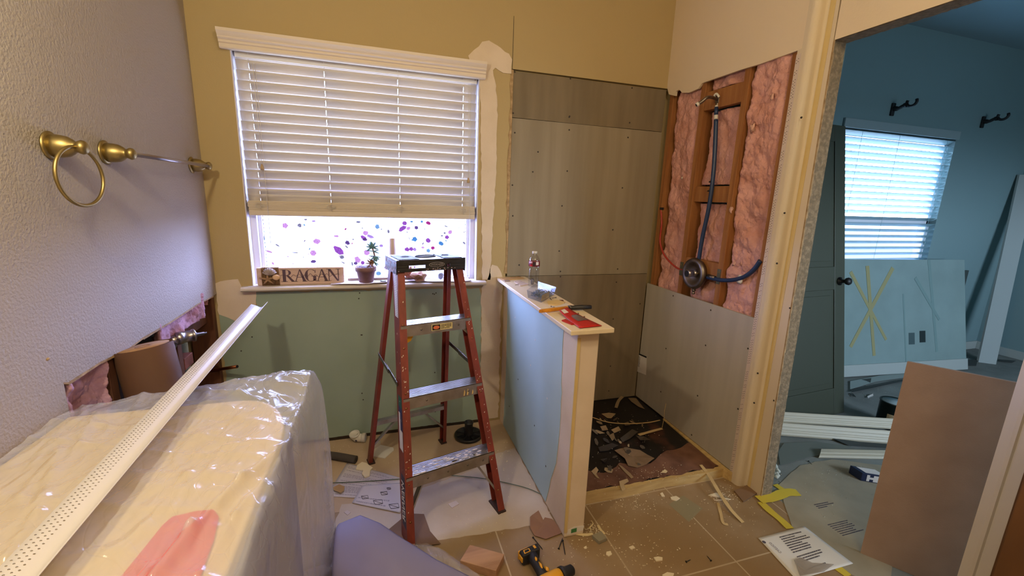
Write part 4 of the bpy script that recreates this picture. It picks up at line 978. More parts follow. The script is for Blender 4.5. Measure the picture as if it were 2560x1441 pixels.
# =================================================================== STEP LADDER
LO = V(.305, 1.650, 0); an = math.radians(14.0)
LU, LV, LZ = V(math.cos(an), math.sin(an), 0), V(-math.sin(an), math.cos(an), 0), V(0, 0, 1)
def lp(u, v, z): return LO+LU*(u+.028*z)+LV*v+LZ*z
hw = lambda z: .242-.066*z
vf = lambda z: -.005+.375*z
vb = lambda z: .715-.115*z/1.14
t = thing('step_ladder', 'red fibreglass step ladder with three aluminium steps and black top', 'ladder', lp(0, .35, 0))
lad = t
ZR = 1.145
def seg(b, f, z0, z1):
    """hexahedron whose section corners f(z) -> 4 (u,v) pairs"""
    lo_, hi_ = f(z0), f(z1); b.hexa([lp(u, v, z0) for u, v in lo_]+[lp(u, v, z1) for u, v in hi_])
for s in (-1, 1):
    b = MB()
    seg(b, lambda z: [(s*hw(z), vf(z)), (s*(hw(z)-.004), vf(z)), (s*(hw(z)-.004), vf(z)+.084), (s*hw(z), vf(z)+.084)], .006, ZR)
    seg(b, lambda z: [(s*(hw(z)-.004), vf(z)), (s*(hw(z)-.034), vf(z)), (s*(hw(z)-.034), vf(z)+.004), (s*(hw(z)-.004), vf(z)+.004)], .006, ZR)
    seg(b, lambda z: [(s*(hw(z)-.004), vf(z)+.080), (s*(hw(z)-.026), vf(z)+.080), (s*(hw(z)-.026), vf(z)+.084), (s*(hw(z)-.004), vf(z)+.084)], .006, ZR)
    r = b.build('front_rail', FIBER, t)
    b = MB()   # rubber foot
    b.prism([lp(s*(hw(0)+.002), -.012, 0), lp(s*(hw(0)-.040), -.012, 0), lp(s*(hw(0)-.040), .090, 0), lp(s*(hw(0)+.002), .090, 0)], (0, 0, .009)); b.build('foot', M('dusty rubber', '3a2620', .8), r)
    for z in (.245, .31, .55, .61, .80, .90, .10):
        b = MB(); b.lathe(lp(s*(hw(z)-.017), vf(z), z), -LV, ((0, .0055), (.0015, .005), (.003, .002)), 10); b.build('rivet', M('brass rivet', '9a6a48', .45, .8) if 'brass rivet' not in bpy.data.materials else bpy.data.materials['brass rivet'], r)
    b = MB()
    for k in range(34):
        z = random.choice((random.uniform(.1, 1.1), random.uniform(.3, .9))); sz = random.uniform(.0008, .0026); u0 = s*(hw(z)-random.uniform(.004, .028))
        if random.random() < .7: b.prism([lp(u0+du, vf(z)-.0004, z+dz) for du, dz in ((-sz, -sz*2), (sz, -sz), (sz*.8, sz*2.4), (-sz, sz))], LV*(-.0004))
        else:
            u0 = s*(hw(z)+.0003); v0 = vf(z)+random.uniform(.01, .06); b.prism([lp(u0, v0+dv, z+dz) for dv, dz in ((-sz, -sz*2), (sz, -sz), (sz*.8, sz*2), (-sz, sz))], LU*(s*.0004))
    b.build('paint_splatter', SPLAT, r)
    ub = lambda z: .232-.062*z
    b = MB(); uo = -.018
    seg(b, lambda z: [(s*ub(z)+uo*(1-z), vb(z)), (s*(ub(z)-.003)+uo*(1-z), vb(z)), (s*(ub(z)-.003)+uo*(1-z), vb(z)-.042), (s*ub(z)+uo*(1-z), vb(z)-.042)], .006, ZR-.01)
    seg(b, lambda z: [(s*(ub(z)-.003)+uo*(1-z), vb(z)), (s*(ub(z)-.026)+uo*(1-z), vb(z)), (s*(ub(z)-.026)+uo*(1-z), vb(z)-.003), (s*(ub(z)-.003)+uo*(1-z), vb(z)-.003)], .006, ZR-.01)
    seg(b, lambda z: [(s*(ub(z)-.003)+uo*(1-z), vb(z)-.042), (s*(ub(z)-.020)+uo*(1-z), vb(z)-.042), (s*(ub(z)-.020)+uo*(1-z), vb(z)-.039), (s*(ub(z)-.003)+uo*(1-z), vb(z)-.039)], .006, ZR-.01)
    r2 = b.build('rear_rail', FIBER, t)
    b = MB(); b.prism([lp(s*(ub(0)+.002)+uo, vb(0)+.004, 0), lp(s*(ub(0)-.034)+uo, vb(0)+.004, 0), lp(s*(ub(0)-.034)+uo, vb(0)-.05, 0), lp(s*(ub(0)+.002)+uo, vb(0)-.05, 0)], (0, 0, .009)); b.build('foot', bpy.data.materials['dusty rubber'], r2)
    # spreader
    A = lp(s*(hw(.63)+.003), vf(.63)+.055, .635); B = lp(s*ub(.66)+uo*.3+s*.003, vb(.66)-.02, .665)
    mid_ = A.lerp(B, .5)
    b = MB()
    for q0, q1, off in ((A, A.lerp(B, .62), 0), (A.lerp(B, .4), B, .005)):
        d_ = (q1-q0); b.obox(q0+LU*s*off-LZ*.011, d_, LU*s*.003, LZ*.022)
    b.build('spreader', STEEL, t, bevel=.001)
def uoff(z): return -.018*(1-z)
for i, (z, nm) in enumerate(((.272, 0), (.590, 1), (.897, 2))):
    h_ = hw(z)-.0045; v0 = vf(z)+.004-.008
    b = MB()
    b.hexa([lp(-h_, v0, z-.004), lp(h_, v0, z-.004), lp(h_, v0+.088, z-.004), lp(-h_, v0+.088, z-.004), lp(-h_, v0, z), lp(h_, v0, z), lp(h_, v0+.088, z), lp(-h_, v0+.088, z)])
    b.hexa([lp(-h_, v0-.004, z-.052), lp(h_, v0-.004, z-.052), lp(h_, v0-.001, z-.052), lp(-h_, v0-.001, z-.052), lp(-h_, v0, z), lp(h_, v0, z), lp(h_, v0+.004, z), lp(-h_, v0+.004, z)])
    b.hexa([lp(-h_, v0+.085, z-.03), lp(h_, v0+.085, z-.03), lp(h_, v0+.088, z-.03), lp(-h_, v0+.088, z-.03), lp(-h_, v0+.085, z), lp(h_, v0+.085, z), lp(h_, v0+.088, z), lp(-h_, v0+.088, z)])
    for k in range(8): b.obox(lp(-h_, v0+.006+k*.010, z), LU*2*h_, LV*.004, LZ*.0022)
    st = b.build('step', ALU, t)
    for k in (-.55, -.1, .35, .72) if i == 0 else (-.45, .62):
        b = MB(); b.lathe(lp(h_*k, v0-.0025, z-.026), -LV, ((0, .005), (.0015, .0045), (.0018, 0)), 10); b.build('rivet', STEEL, st)
    if i == 0:
        b = MB()
        for k in range(46):
            u0 = random.gauss(.02, .09); u0 = max(-h_*.9, min(h_*.9, u0)); v_ = v0+random.uniform(.006, .068); a_, c_ = random.uniform(.004, .020), random.uniform(.002, .007)
            b.prism([lp(u0+a_*math.cos(q)*random.uniform(.6, 1.2), v_+c_*math.sin(q)*random.uniform(.6, 1.2), z+.0024) for q in [j*2*math.pi/7 for j in range(7)]], LZ*.0006)
        b.build('paint_splatter', SPLAT, st)
    if i == 1:
        b = MB()
        for u0, hh in ((.10, .018), (.118, .020), (.145, .012)): b.prism([lp(u0-.003, v0-.0040-.0, z-.045), lp(u0+.003, v0-.0040, z-.045), lp(u0+.006, v0-.003, z-.045+hh), lp(u0+.001, v0-.0022, z-.045+hh*1.7)], LV*(-.0008))
        b.build('paint_splatter', M('cream drip', 'd8b878', .6), st)
    # diagonal braces under the step
    for s in (-1, 1):
        zz_ = {0: .200, 1: .13, 2: .085}[i]; uu = {0: .50, 1: .5, 2: .42}[i]
        if i == 1: continue
        a0 = lp(s*h_*(1-uu), v0+.045, z-.006); a1 = lp(s*(hw(z-zz_)-.006), vf(z-zz_)+.045, z-zz_)
        d_ = a1-a0; b = MB(); b.obox(a0-LV*.016, d_, LV*.032, LZ*.003); b.obox(a0-LV*.016, d_, LV*.003, LZ*(-.016))
        b.build('brace', ALU, st)
# rear horizontal bar and diagonals
z = .262
b = MB(); b.obox(lp(-.232+.062*z+uoff(z)+.004, vb(z)-.040, z), LU*(2*(.232-.062*z)-.008), LV*.030, LZ*.003); b.obox(lp(-.232+.062*z+uoff(z)+.004, vb(z)-.040, z-.020), LU*(2*(.232-.062*z)-.008), LV*.003, LZ*.020); rb = b.build('rear_brace', ALU, t)
for s in (-1, 1):
    a0 = lp(s*.07+uoff(z), vb(z)-.030, z-.004); a1 = lp(s*(.232-.062*.09-.006)+uoff(.09), vb(.09)-.030, .10)
    b = MB(); b.obox(a0, a1-a0, LV*.018, LZ*.003); b.obox(a0, a1-a0, LV*.003, LZ*(-.010)); b.build('diagonal', ALU, rb)
# black top cap
z0, z1 = 1.135, 1.192; cu, c0_, c1_ = .176, vf(1.15)-.018, vb(1.14)+.012
b = MB()
def cbox(u0, u1, v0, v1, za, zb): b.hexa([lp(u0, v0, za), lp(u1, v0, za), lp(u1, v1, za), lp(u0, v1, za), lp(u0, v0, zb), lp(u1, v0, zb), lp(u1, v1, zb), lp(u0, v1, zb)])
cbox(-cu, cu, c0_, c1_, z1-.008, z1)
for za, zb, segs in ((z0, z0+.016, [(-cu, cu)]), (z0+.016, z0+.030, [(-cu, -.115), (-.035, .075), (.092, cu)]), (z0+.030, z1-.008, [(-cu, cu)])):
    for ua, ub_ in segs: cbox(ua, ub_, c0_, c0_+.006, za, zb)
cbox(-cu, -.115, c1_-.006, c1_, z0, z1-.008); cbox(.115, cu, c1_-.006, c1_, z0, z1-.008); cbox(-.115, .115, c1_-.006, c1_, z1-.024, z1-.008)
cbox(-cu, -cu+.006, c0_, c1_, z0-.010, z1-.008); cbox(cu-.006, cu, c0_, c1_, z0-.010, z1-.008)
cap = b.build('top_cap', BLACKP, t, bevel=.002)
b = MB()
for k in range(10):
    v_ = c0_+.014+k*.0155
    cbox(-.160, -.062, v_, v_+.008, z1, z1+.0025)
b.build('tread_ridges', BLACKP, cap)
b = MB()
for k in range(10): cbox(.062, .160, c0_+.014+k*.0155, c0_+.022+k*.0155, z1, z1+.0025)
b.build('tread_ridges', BLACKP, cap)
for u0, ra, rb_ in ((0, .052, .030), (-.105, .020, .014), (.105, .020, .014)):
    b = MB(); vm = (c0_+c1_)/2
    b.tube([lp(u0+ra*math.cos(q), vm+rb_*math.sin(q), z1+.0015) for q in [j*2*math.pi/24 for j in range(24)]], .003, 6, closed=True)
    b.build('tool_recess_rim', BLACKP, cap)
    b = MB(); b.prism([lp(u0+ra*.93*math.cos(q), vm+rb_*.93*math.sin(q), z1) for q in [j*2*math.pi/24 for j in range(24)]], LZ*.0008); b.build('tool_recess', BLACK, cap)
b = MB(); b.prism([lp(.022+.040*math.cos(q), c0_-.0002, z0+.030+.0125*math.sin(q)) for q in [j*2*math.pi/28 for j in range(28)]], LV*(-.001)); lg = b.build('logo_oval', M('grey logo', '8a8488', .5), cap)
b = MB(); b.prism([lp(.022+.0365*math.cos(q), c0_-.0012, z0+.030+.0100*math.sin(q)) for q in [j*2*math.pi/28 for j in range(28)]], LV*(-.0006)); b.build('logo_field', BLACK, lg)
text('WERNER', .017, lp(-.010, c0_-.0022, z0+.0245), LU, LZ, bpy.data.materials['grey logo'], 'logo_lettering', lg, fit=.064)
b = MB()
for k in range(40):
    u0 = -cu-.0003; v_ = random.uniform(c0_, c1_); zz_ = random.uniform(z0-.008, z1); sz = random.uniform(.003, .012)
    b.prism([lp(u0, v_+sz*math.cos(q)*random.uniform(.5, 1), min(z1, zz_+sz*math.sin(q)*random.uniform(.5, 1))) for q in [j*2*math.pi/6 for j in range(6)]], LU*(-.0005))
for k in range(26):
    u0 = random.choice((random.uniform(-cu, cu), random.gauss(0, .05))); u0 = max(-cu+.01, min(cu-.01, u0)); sz = random.uniform(.001, .004)
    if -.12 < u0 < -.03: continue
    zz_ = random.uniform(z0+.002, z0+.012)
    b.prism([lp(u0+sz*math.cos(q), c0_-.0003, zz_+sz*.6*math.sin(q)) for q in [j*2*math.pi/6 for j in range(6)]], LV*(-.0004))
b.build('paint_splatter', M('pinkish dried paint', 'b8a2aa', .7), cap)
# stickers on the near left rail's outer side
def sidebox(name, z0, z1, va, vb_, mt, par, off=.0006, s=-1):
    b = MB(); b.hexa([lp(s*(hw(z0)+off-.0004), vf(z0)+va, z0), lp(s*(hw(z0)+off), vf(z0)+va, z0), lp(s*(hw(z0)+off), vf(z0)+vb_, z0), lp(s*(hw(z0)+off-.0004), vf(z0)+vb_, z0),
                      lp(s*(hw(z1)+off-.0004), vf(z1)+va, z1), lp(s*(hw(z1)+off), vf(z1)+va, z1), lp(s*(hw(z1)+off), vf(z1)+vb_, z1), lp(s*(hw(z1)+off-.0004), vf(z1)+vb_, z1)])
    return b.build(name, mt, par)
rail = [c for c in t.children if c.name.startswith('front_rail')][0]
st = sidebox('warning_label', .93, 1.12, .018, .062, WHITEL, rail)
b = MB()
for k in range(24):
    z = .935+k*.0078; b.hexa([lp(-(hw(z)+.0007), vf(z)+.022, z), lp(-(hw(z)+.0011), vf(z)+.022, z), lp(-(hw(z)+.0011), vf(z)+.022+random.uniform(.014, .036), z), lp(-(hw(z)+.0007), vf(z)+.05, z),
                              lp(-(hw(z)+.0007), vf(z)+.022, z+.0025), lp(-(hw(z)+.0011), vf(z)+.022, z+.0025), lp(-(hw(z)+.0011), vf(z)+.05, z+.0025), lp(-(hw(z)+.0007), vf(z)+.05, z+.0025)])
b.build('label_print', M('grey print', '77717a', .7), rail)
sidebox('label_green', .545, .590, .012, .060, M('dark green label', '1f5a4c', .5), rail)
sidebox('label_blue', .450, .545, .012, .060, M('navy label', '2c2f5a', .5), rail)
sidebox('label_white', .395, .520, .040, .060, WHITEL, rail, .0012)
sidebox('label_white', .370, .450, .012, .060, WHITEL, rail, .0010)
dirz = (lp(-hw(.3), vf(.3), .3)-lp(-hw(.05), vf(.05), .05)).normalized()
sidebox('logo_strip', .07, .27, .010, .058, M('dark logo strip', '2e2a48', .5), rail)
text('WERNER', .052, lp(-(hw(.255)+.0012), vf(.255)+.018, .255), -dirz, LV, WHITEL, 'logo_lettering', rail, fit=.17)
# duty rating label on the top step
st = [c for c in t.children if c.name.startswith('step')][2]; z = .9; v0 = vf(z)-.004
b = MB(); b.prism([lp(u, v0-.0035+dz_, zz) for u, zz, dz_ in ((-.030, z-.043, -.001), (.078, z-.043, -.001), (.078, z-.012, 0.001), (-.030, z-.012, 0.001))], LV*(-.0006)); lb = b.build('rating_label', M('cream label', 'd8c690', .6), st)
b = MB(); b.prism([lp(u, v0-.0045+dz_, zz) for u, zz, dz_ in ((-.026, z-.040, -.001), (.014, z-.040, -.001), (.014, z-.015, 0.001), (-.026, z-.015, 0.001))], LV*(-.0006)); b.build('label_dark_box', BLACK, lb)
b = MB(); b.prism([lp(-.006+.016*math.cos(q), v0-.0057, z-.0275+.009*math.sin(q)) for q in [j*.3142 for j in range(20)]], LV*(-.0006)); b.build('label_orange_oval', M('orange print', 'd8734a', .6), lb)
b = MB()
for k in range(4):
    for j in range(6):
        if random.random() < .8: b.prism([lp(.019+j*.009+du, v0-.0052, z-.019-k*.0062+dz_) for du, dz_ in ((0, 0), (.007, 0), (.007, .0028), (0, .0028))], LV*(-.0004))
b.build('label_print', BLACK, lb)
# yellow edge of the label under the left of the top step
b = MB(); b.prism([lp(-.135, v0+.02, z-.055), lp(-.105, v0+.02, z-.052), lp(-.122, v0+.02, z-.085), lp(-.15, v0+.02, z-.10)], LV*.001); b.build('yellow_sticker', YELLOW, st)

# =================================================================== ON THE HALF WALL CAP
ZH = 1.0
bp_ = P(1333, 716, 2, ZH)
t = thing('water_bottle', 'clear ribbed plastic water bottle with white cap on the half wall', 'bottle', bp_)
PET = tinted('clear bottle plastic', 'f4f5f6', .10, .08)
prof = [(0, .024), (.003, .0305)]
for i in range(7): prof += [(.008+i*.0125, .0315), (.014+i*.0125, .0290)]
prof += [(.098, .0315), (.104, .0285), (.112, .0300), (.118, .0320), (.150, .0320), (.158, .031), (.175, .022), (.186, .0130), (.198, .0125)]
b = MB(); b.lathe(bp_, (0, 0, 1), prof, 32); b.build('bottle_body', PET, t)
b = MB(); b.lathe(bp_+V(0, 0, .190), (0, 0, 1), ((0, .0145), (.012, .0145), (.013, .0135), (.0132, 0)), 24); b.build('cap', WHITEP, t)
b = MB(); b.lathe(bp_+V(0, 0, .119), (0, 0, 1), ((0, .0322), (0, .0328), (.030, .0328), (.030, .0322)), 32); lb = b.build('label', M('dark red label', '7a2a30', .5), t)
def wrap(a0, a1, z0, z1, mt, name, r=.0331):
    b = MB(); b.grid(lambda u, v: bp_+V(r*math.cos(math.radians(a0+(a1-a0)*u)), r*math.sin(math.radians(a0+(a1-a0)*u)), z0+(z1-z0)*v), 6, 1); b.build(name, mt, lb)
wrap(-125, -96, .124, .146, M('dark brown label field', '35222a', .5), 'label_dark_field'); wrap(-170, -130, .138, .148, M('pale pink label field', 'd0a8b0', .5), 'label_light_field'); wrap(-92, -62, .128, .146, WHITEL, 'label_emblem'); wrap(-158, -128, .120, .130, RED, 'label_red_field')
# clear tub of screws
c = P(1352, 748, 2, ZH)
t = thing('screw_box', 'open clear plastic tub full of grey screws on the half wall', 'box', P(1345, 738, 2, ZH))
q0, q1, q2, q3 = P(1320, 745, 2, ZH), P(1353, 757, 2, ZH), P(1385, 738, 2, ZH), P(1345, 724, 2, ZH)
CLR = tinted('clear tub plastic', 'f2f4f8', .07, .15)
qq = [q0, q1, q2, q3]; cc_ = (q0+q1+q2+q3)/4
b = MB()
for i in range(4):
    a_, c_ = qq[i], qq[(i+1) % 4]; a2, c2_ = cc_+(a_-cc_)*1.12, cc_+(c_-cc_)*1.12; b.prism([a_, c_, c2_+V(0, 0, .042), a2+V(0, 0, .042)], (cc_-(a_+c_)/2).normalized()*.0015)
b.prism(qq, (0, 0, .0015)); b.build('tub', CLR, t)
b = MB()
for k in range(130):
    u, v = random.random(), random.random(); p = (q0.lerp(q1, u*.8+.1)).lerp(q3.lerp(q2, u*.8+.1), v*.8+.1)+V(0, 0, .006+random.uniform(0, .022)*(1-v*.6)); a = random.uniform(0, 6.28)
    d_ = V(math.cos(a), math.sin(a), random.uniform(-.5, .5)).normalized()*.012; b.tube([p-d_*.8, p+d_*.8], .0014, 5); b.lathe(p+d_*.8, d_, ((0, .0014), (.002, .003)), 6)
o = b.build('screw_pile', M('zinc screws', '7f8a9c', .6, .25), t); o['kind'] = 'stuff'
b = MB(); b.prism([q1+(q0-q1)*.05+V(0.0005, -.001, .004), q1+(q2-q1)*.55+V(0, -.001, .004), q1+(q2-q1)*.6+V(0, -.003, .035), q1+V(0, -.003, .035)], (0, .0006, 0)); b.build('paper_label', M('tan label', 'c8ab84', .7), t)
c = P(1340, 722, 2, ZH+.015)
b = MB(); ct = P(1334, 702, 2, ZH+.03); b.lathe(ct+V(0, 0.02, -.026), (0, 0, 1), ((0, .008), (.002, .009), (.026, .009), (.034, .006), (.035, 0)), 16); b.build('socket_bit', STEEL, label='small steel socket standing behind the tub of screws', cat='socket')
# folding utility tool: yellow blade body and black grip
a0, a1 = P(1347, 779, 2, ZH+.010), P(1420, 770, 2, ZH+.010)
a2, a3 = P(1430, 770, 2, ZH+.012), P(1478, 768, 2, ZH+.016)
t = thing('utility_saw', 'small hand saw with yellow body and black grip lying across the half wall', 'hand tool', (a0+a3)/2-V(0, 0, .010))
d_ = (a1-a0).normalized(); w_ = V(-d_.y, d_.x, 0)
b = MB(); b.prism([a0-V(0, 0, .007), a0+w_*.007-V(0, 0, .007)+d_*.01, a1+w_*.010-V(0, 0, .007), a1-w_*.008-V(0, 0, .007), a0-w_*.006-V(0, 0, .007)+d_*.01], (0, 0, .014)); b.build('yellow_body', M('yellow orange plastic', 'd8921e', .45, c2='b87420', vs=30), t, bevel=.002)
b = MB(); b.tube([a1+V(0, 0, .001), a2, (a2+a3)/2+V(0, 0, .001), a3], [.009, .010, .0115, .009], 12); b.build('black_grip', BLACKP, t)
b = MB(); b.tube([a1.lerp(a2, .5)-d_*.004, a1.lerp(a2, .5)+d_*.008], .0112, 12); b.build('collar', STEEL, t)
# red blister card
r4 = [P(x, y, 2, ZH+.002) for x, y in ((1397, 784), (1418, 776), (1505, 816), (1449, 822))]
t = thing('blister_card', 'red and white blister card package lying on the half wall end', 'package', sum(r4, V(0, 0, 0))/4-V(0, 0, .001))
b = MB(); b.grid(lambda u, v: r4[0].lerp(r4[1], v).lerp(r4[3].lerp(r4[2], v), u)+V(0, 0, .002+.012*(1-u)**3), 12, 4); b.build('card', RED, t, thick=.001)
b = MB(); b.grid(lambda u, v: r4[0].lerp(r4[1], .15+.4*v).lerp(r4[3].lerp(r4[2], .15+.4*v), .03+.17*u)+V(0, 0, .0035+.012*(1-(.03+.17*u))**3), 6, 2); b.build('white_lettering_band', WHITEL, t)
b = MB(); b.grid(lambda u, v: r4[0].lerp(r4[1], .35+.6*v).lerp(r4[3].lerp(r4[2], .35+.6*v), .30+.36*u)+V(0, 0, .004+.009*math.sin(math.pi*u)*math.sin(math.pi*v)), 10, 8); b.build('blister', M('grey blister', '6a5a5a', .1), t)
r3 = [P(x, y, 2, ZH+.001) for x, y in ((1404, 803), (1414, 800), (1436, 812), (1428, 813))]
b = MB(); b.prism(r3, (0, 0, .004)); b.build('torn_red_card', RED, label='torn red scrap under the blister card on the half wall', cat='card scrap')
for i, (pts, mt, h_, lb_) in enumerate((
    (((1390, 772), (1415, 762), (1422, 768), (1398, 779)), M('white foam', 'cfc2ae', .8), .010, 'small white foam block behind the yellow saw on the half wall'),
    (((1368, 755), (1395, 752), (1416, 758), (1388, 764), (1370, 762)), M('cream shim', 'd8bb86', .7), .004, 'flat cream shim lying between the tub and the yellow saw'),
    (((1285, 705), (1300, 702), (1322, 712), (1300, 716)), M('pale crumb', 'c8b2a0', .9), .003, 'flat plaster flake beside the bottle on the half wall cap'),
    (((1258, 702), (1272, 701), (1276, 704), (1262, 705)), M('grey flake', '9a8478', .9), .003, 'thin grey flake at the wall end of the half wall cap'),
    (((1398, 752), (1408, 752), (1412, 759), (1402, 760)), M('dark brown flake', '5a3020', .8), .004, 'dark brown chip near the far edge of the half wall cap'),
    (((1240, 698), (1300, 694), (1310, 698), (1262, 702)), M('tan crumbs', 'b59060', .95), .006, 'ridge of tan crumbs where the half wall cap meets the wall'))):
    q = [P(x, y, 2, ZH) for x, y in pts]
    if i == 5: q = [V(max(p.x, .70), min(p.y, YB-.001), p.z) for p in q]
    b = MB(); b.prism(jag(q, .012, .0012) if i > 1 else q, (0, 0, h_)); b.build('debris_piece', mt, label=lb_, cat='debris')
for i, (x, y, a) in enumerate(((1292, 712, 30), (1377, 748, 80), (1385, 745, 20), (1383, 768, 110), (1445, 786, 60), (1455, 793, 15))):
    p = P(x, y, 2, ZH+.003); d_ = V(math.cos(math.radians(a)), math.sin(math.radians(a)), 0)
    b = MB(); b.tube([p-d_*.014, p+d_*.012], .0016, 6); b.lathe(p+d_*.012, d_, ((0, .0016), (.0025, .0034), (.003, .001)), 8)
    b.build('screw', STEEL, label=('loose screw beside the water bottle on the half wall', 'loose screw standing near the tub corner on the half wall', 'loose screw lying right beside the tub of screws', 'loose screw next to the yellow saw blade', 'loose screw beside the black grip of the saw', 'loose screw on the outer edge by the red card')[i], cat='screw')

# =================================================================== ON THE BATHROOM FLOOR
def flat(name, label, cat, px, mt, z=0.0, h=.002, group=None, curl=0.0, jg=0.0, **k):
    q = [P(x, y, 2, z) for x, y in px]
    if jg: q = [V(p[0], p[1], z) for p in jag([(p.x, p.y) for p in q], .02, jg)]
    b = MB()
    if curl:
        s_ = random.random()*9; c_ = sum(q, V(0, 0, 0))/len(q); mx_ = max((p-c_).length for p in q)
        ring = [b.b.verts.new(p+V(0, 0, h+curl*((p-c_).length/mx_)**2*max(0, .3+noise.noise(p*9+V(s_, 0, 0))*1.6))) for p in q]; cv = b.b.verts.new(c_+V(0, 0, h))
        for i in range(len(ring)): b.b.faces.new([ring[i], ring[(i+1) % len(ring)], cv])
        return b.build(name, mt, label=label, cat=cat, group=group, thick=.0012, **k)
    b.prism(q, (0, 0, h)); return b.build(name, mt, label=label, cat=cat, group=group, **k)
# dusty membrane sheet by the window, strip of bare tile remains brown
q = [(-.02, 1.585), (.20, 1.608), (.70, 1.575), (.748, 1.59), (.748, 2.20), (.60, 2.16), (.45, 2.05), (.20, 1.98), (.02, 1.90), (-.22, 1.95), (-.26, 1.70)]
b = MB(); b.prism([V(p[0], p[1], 0) for p in jag(q, .03, .006)], (0, 0, .0015)); b.build('floor_membrane', DUSTF, label='pale dusty membrane sheet on the floor beneath the ladder and half wall', cat='floor sheet')
DUSTB = M('beige dusty subfloor', 'b39a7c', .9, c2='bfa688', vs=4)
b = MB(); b.prism([V(p[0], p[1], 0) for p in jag([(-.83, 1.5), (-.30, 1.62), (-.25, 1.9), (.02, 1.88), (.20, 1.96), (.45, 2.03), (.62, 2.14), (.75, 2.19), (.75, 2.548), (-.83, 2.548)], .04, .005)], (0, 0, .0009)); struct('floor_bare_patch', b, DUSTB)
# gap line along the green board
b = MB(); b.box((XL, YB-.004, 0), (.60, YB-.001, .02)); struct('wall_base_gap', b, SCREWM)
# instruction sheets
def print_lines(par, px4, z, rows, mt, dens=.8, seed=1, lo=.05, hi=.95, cols=14, name='printed_text', th=.06):
    """small printed marks on a quad sheet (corners by pixel)"""
    rnd = random.Random(seed); c = [P(x, y, 2, z) for x, y in px4]; b = MB()
    at = lambda u, v: c[0].lerp(c[1], u).lerp(c[3].lerp(c[2], u), v)
    for r in range(rows):
        v0 = lo+(hi-lo)*r/rows; v1 = v0+(hi-lo)/rows*.45; u = .06
        if rnd.random() > dens: continue
        end = rnd.uniform(.5, .94)
        while u < end:
            w = rnd.uniform(.01, .05); b.prism([at(u, v0), at(u+w, v0), at(u+w, v1), at(u, v1)], (0, 0, .0003)); u += w+rnd.uniform(.006, .014)
    return b.build(name, mt, par)
INSTR = M('instruction sheet paper', 'c6bdc0', .8); GREYINK = M('grey print ink', 'a098a0', .8); DINK = M('dark print ink', '4f4a55', .8)
def lift(u, v, amp, s): return amp*(noise.noise(Vector((u*2.2+s, v*2.2, s)))+.45)
def sheet(label, px4, z, mt, amp, s, name='instruction_sheet', cat='paper sheet', group=None):
    c = [P(x, y, 2, z) for x, y in px4]
    b = MB(); b.grid(lambda u, v: c[0].lerp(c[1], u).lerp(c[3].lerp(c[2], u), v)+V(0, 0, max(0.0005, lift(u, v, amp, s))), 16, 16)
    return b.build(name, mt, label=label, cat=cat, group=group, thick=.0006)
s1 = sheet('creased instruction sheet lying under a white chip by the rear ladder foot', ((868, 1158), (1003, 1196), (1003, 1252), (815, 1242)), .0025, INSTR, .0015, 2)
print_lines(s1, ((868, 1158), (1003, 1196), (1003, 1252), (815, 1242)), .0042, 22, GREYINK, .6, 3, .08, .95)
s2 = sheet('white instruction sheet with small drawings beneath the near ladder leg', ((905, 1215), (1030, 1206), (1000, 1283), (880, 1258)), .0060, INSTR, .0015, 5)
print_lines(s2, ((905, 1215), (1030, 1206), (1000, 1283), (880, 1258)), .0078, 9, GREYINK, .45, 5, .08, .95)
b = MB()
for cx, cy, w in ((960, 1234, 9), (945, 1256, 12), (985, 1266, 13), (972, 1222, 5), (912, 1244, 9)):
    q = [P(cx+w*dx, cy+w*.5*dy, 2, .008) for dx, dy in ((-1, -.6), (.8, -1), (1, .6), (-.6, 1))]
    for i in range(4): b.tube([q[i], q[(i+1) % 4]], .0012, 4)
    b.tube([q[0], q[2]], .0010, 4)
b.build('line_drawings', DINK, s2)
# broken white chip, tile corner, elbow, foam tube
flat('plaster_chunk', 'jagged white chip lying on the instruction sheet', 'chip', ((893, 1166), (905, 1158), (915, 1160), (932, 1172), (926, 1178), (924, 1192), (912, 1196), (905, 1188), (908, 1178), (890, 1176)), CHIP, .005, .006)
t = thing('tile_piece', 'white bent plastic wall plate lying by the left rear ladder foot', 'plate', P(955, 1135, 2, 0))
b = MB(); q = [P(x, y, 2, 0) for x, y in ((926, 1132), (952, 1115), (984, 1122), (985, 1128), (962, 1148), (928, 1142))]; b.prism(q, (0, 0, .007)); b.build('plate', WHITEP, t, bevel=.002)
q0, q1 = P(926, 1134, 2, 0), P(952, 1113, 2, 0); b = MB(); b.prism([q0, q1, q1+V(0, 0, .03), q0+V(0, 0, .05)], (-.004, -.003, 0)); b.build('raised_edge', WHITEP, t)
ec = P(893, 1104, 2, 0)
t = thing('pvc_elbow', 'white plastic pipe elbow fitting near the green board', 'pipe fitting', ec)
b = MB(); q = ec+V(-.012, 0, .032)
b.tube([q+V(.0, .0, .018), q+V(0, 0, .004), q+V(.008, -.004, -.004), q+V(.045, -.010, -.006)], [.027, .027, .025, .025], 20); b.build('bend', WHITEP, t)
b = MB(); b.lathe(q+V(0, 0, .010), (-.15, -.2, 1), ((0, .027), (.002, .031), (.016, .031), (.017, .025), (.006, .024)), 24); b.build('socket_rim', WHITEP, t)
b = MB(); b.lathe(q+V(.040, -.009, -.006), (.97, -.2, 0), ((0, .025), (.001, .028), (.022, .028), (.023, .024), (.010, .023)), 24); b.build('outlet_rim', WHITEP, t)
b = MB(); b.prism([q+V(.002+dx, -.0285, dz) for dx, dz in ((0, -.016), (.012, -.016), (.012, -.004), (0, -.004))], (0, -.001, 0)); b.build('printed_mark', DINK, t)
fa, fb = P(812, 1138, 2, .022), P(890, 1150, 2, .022)
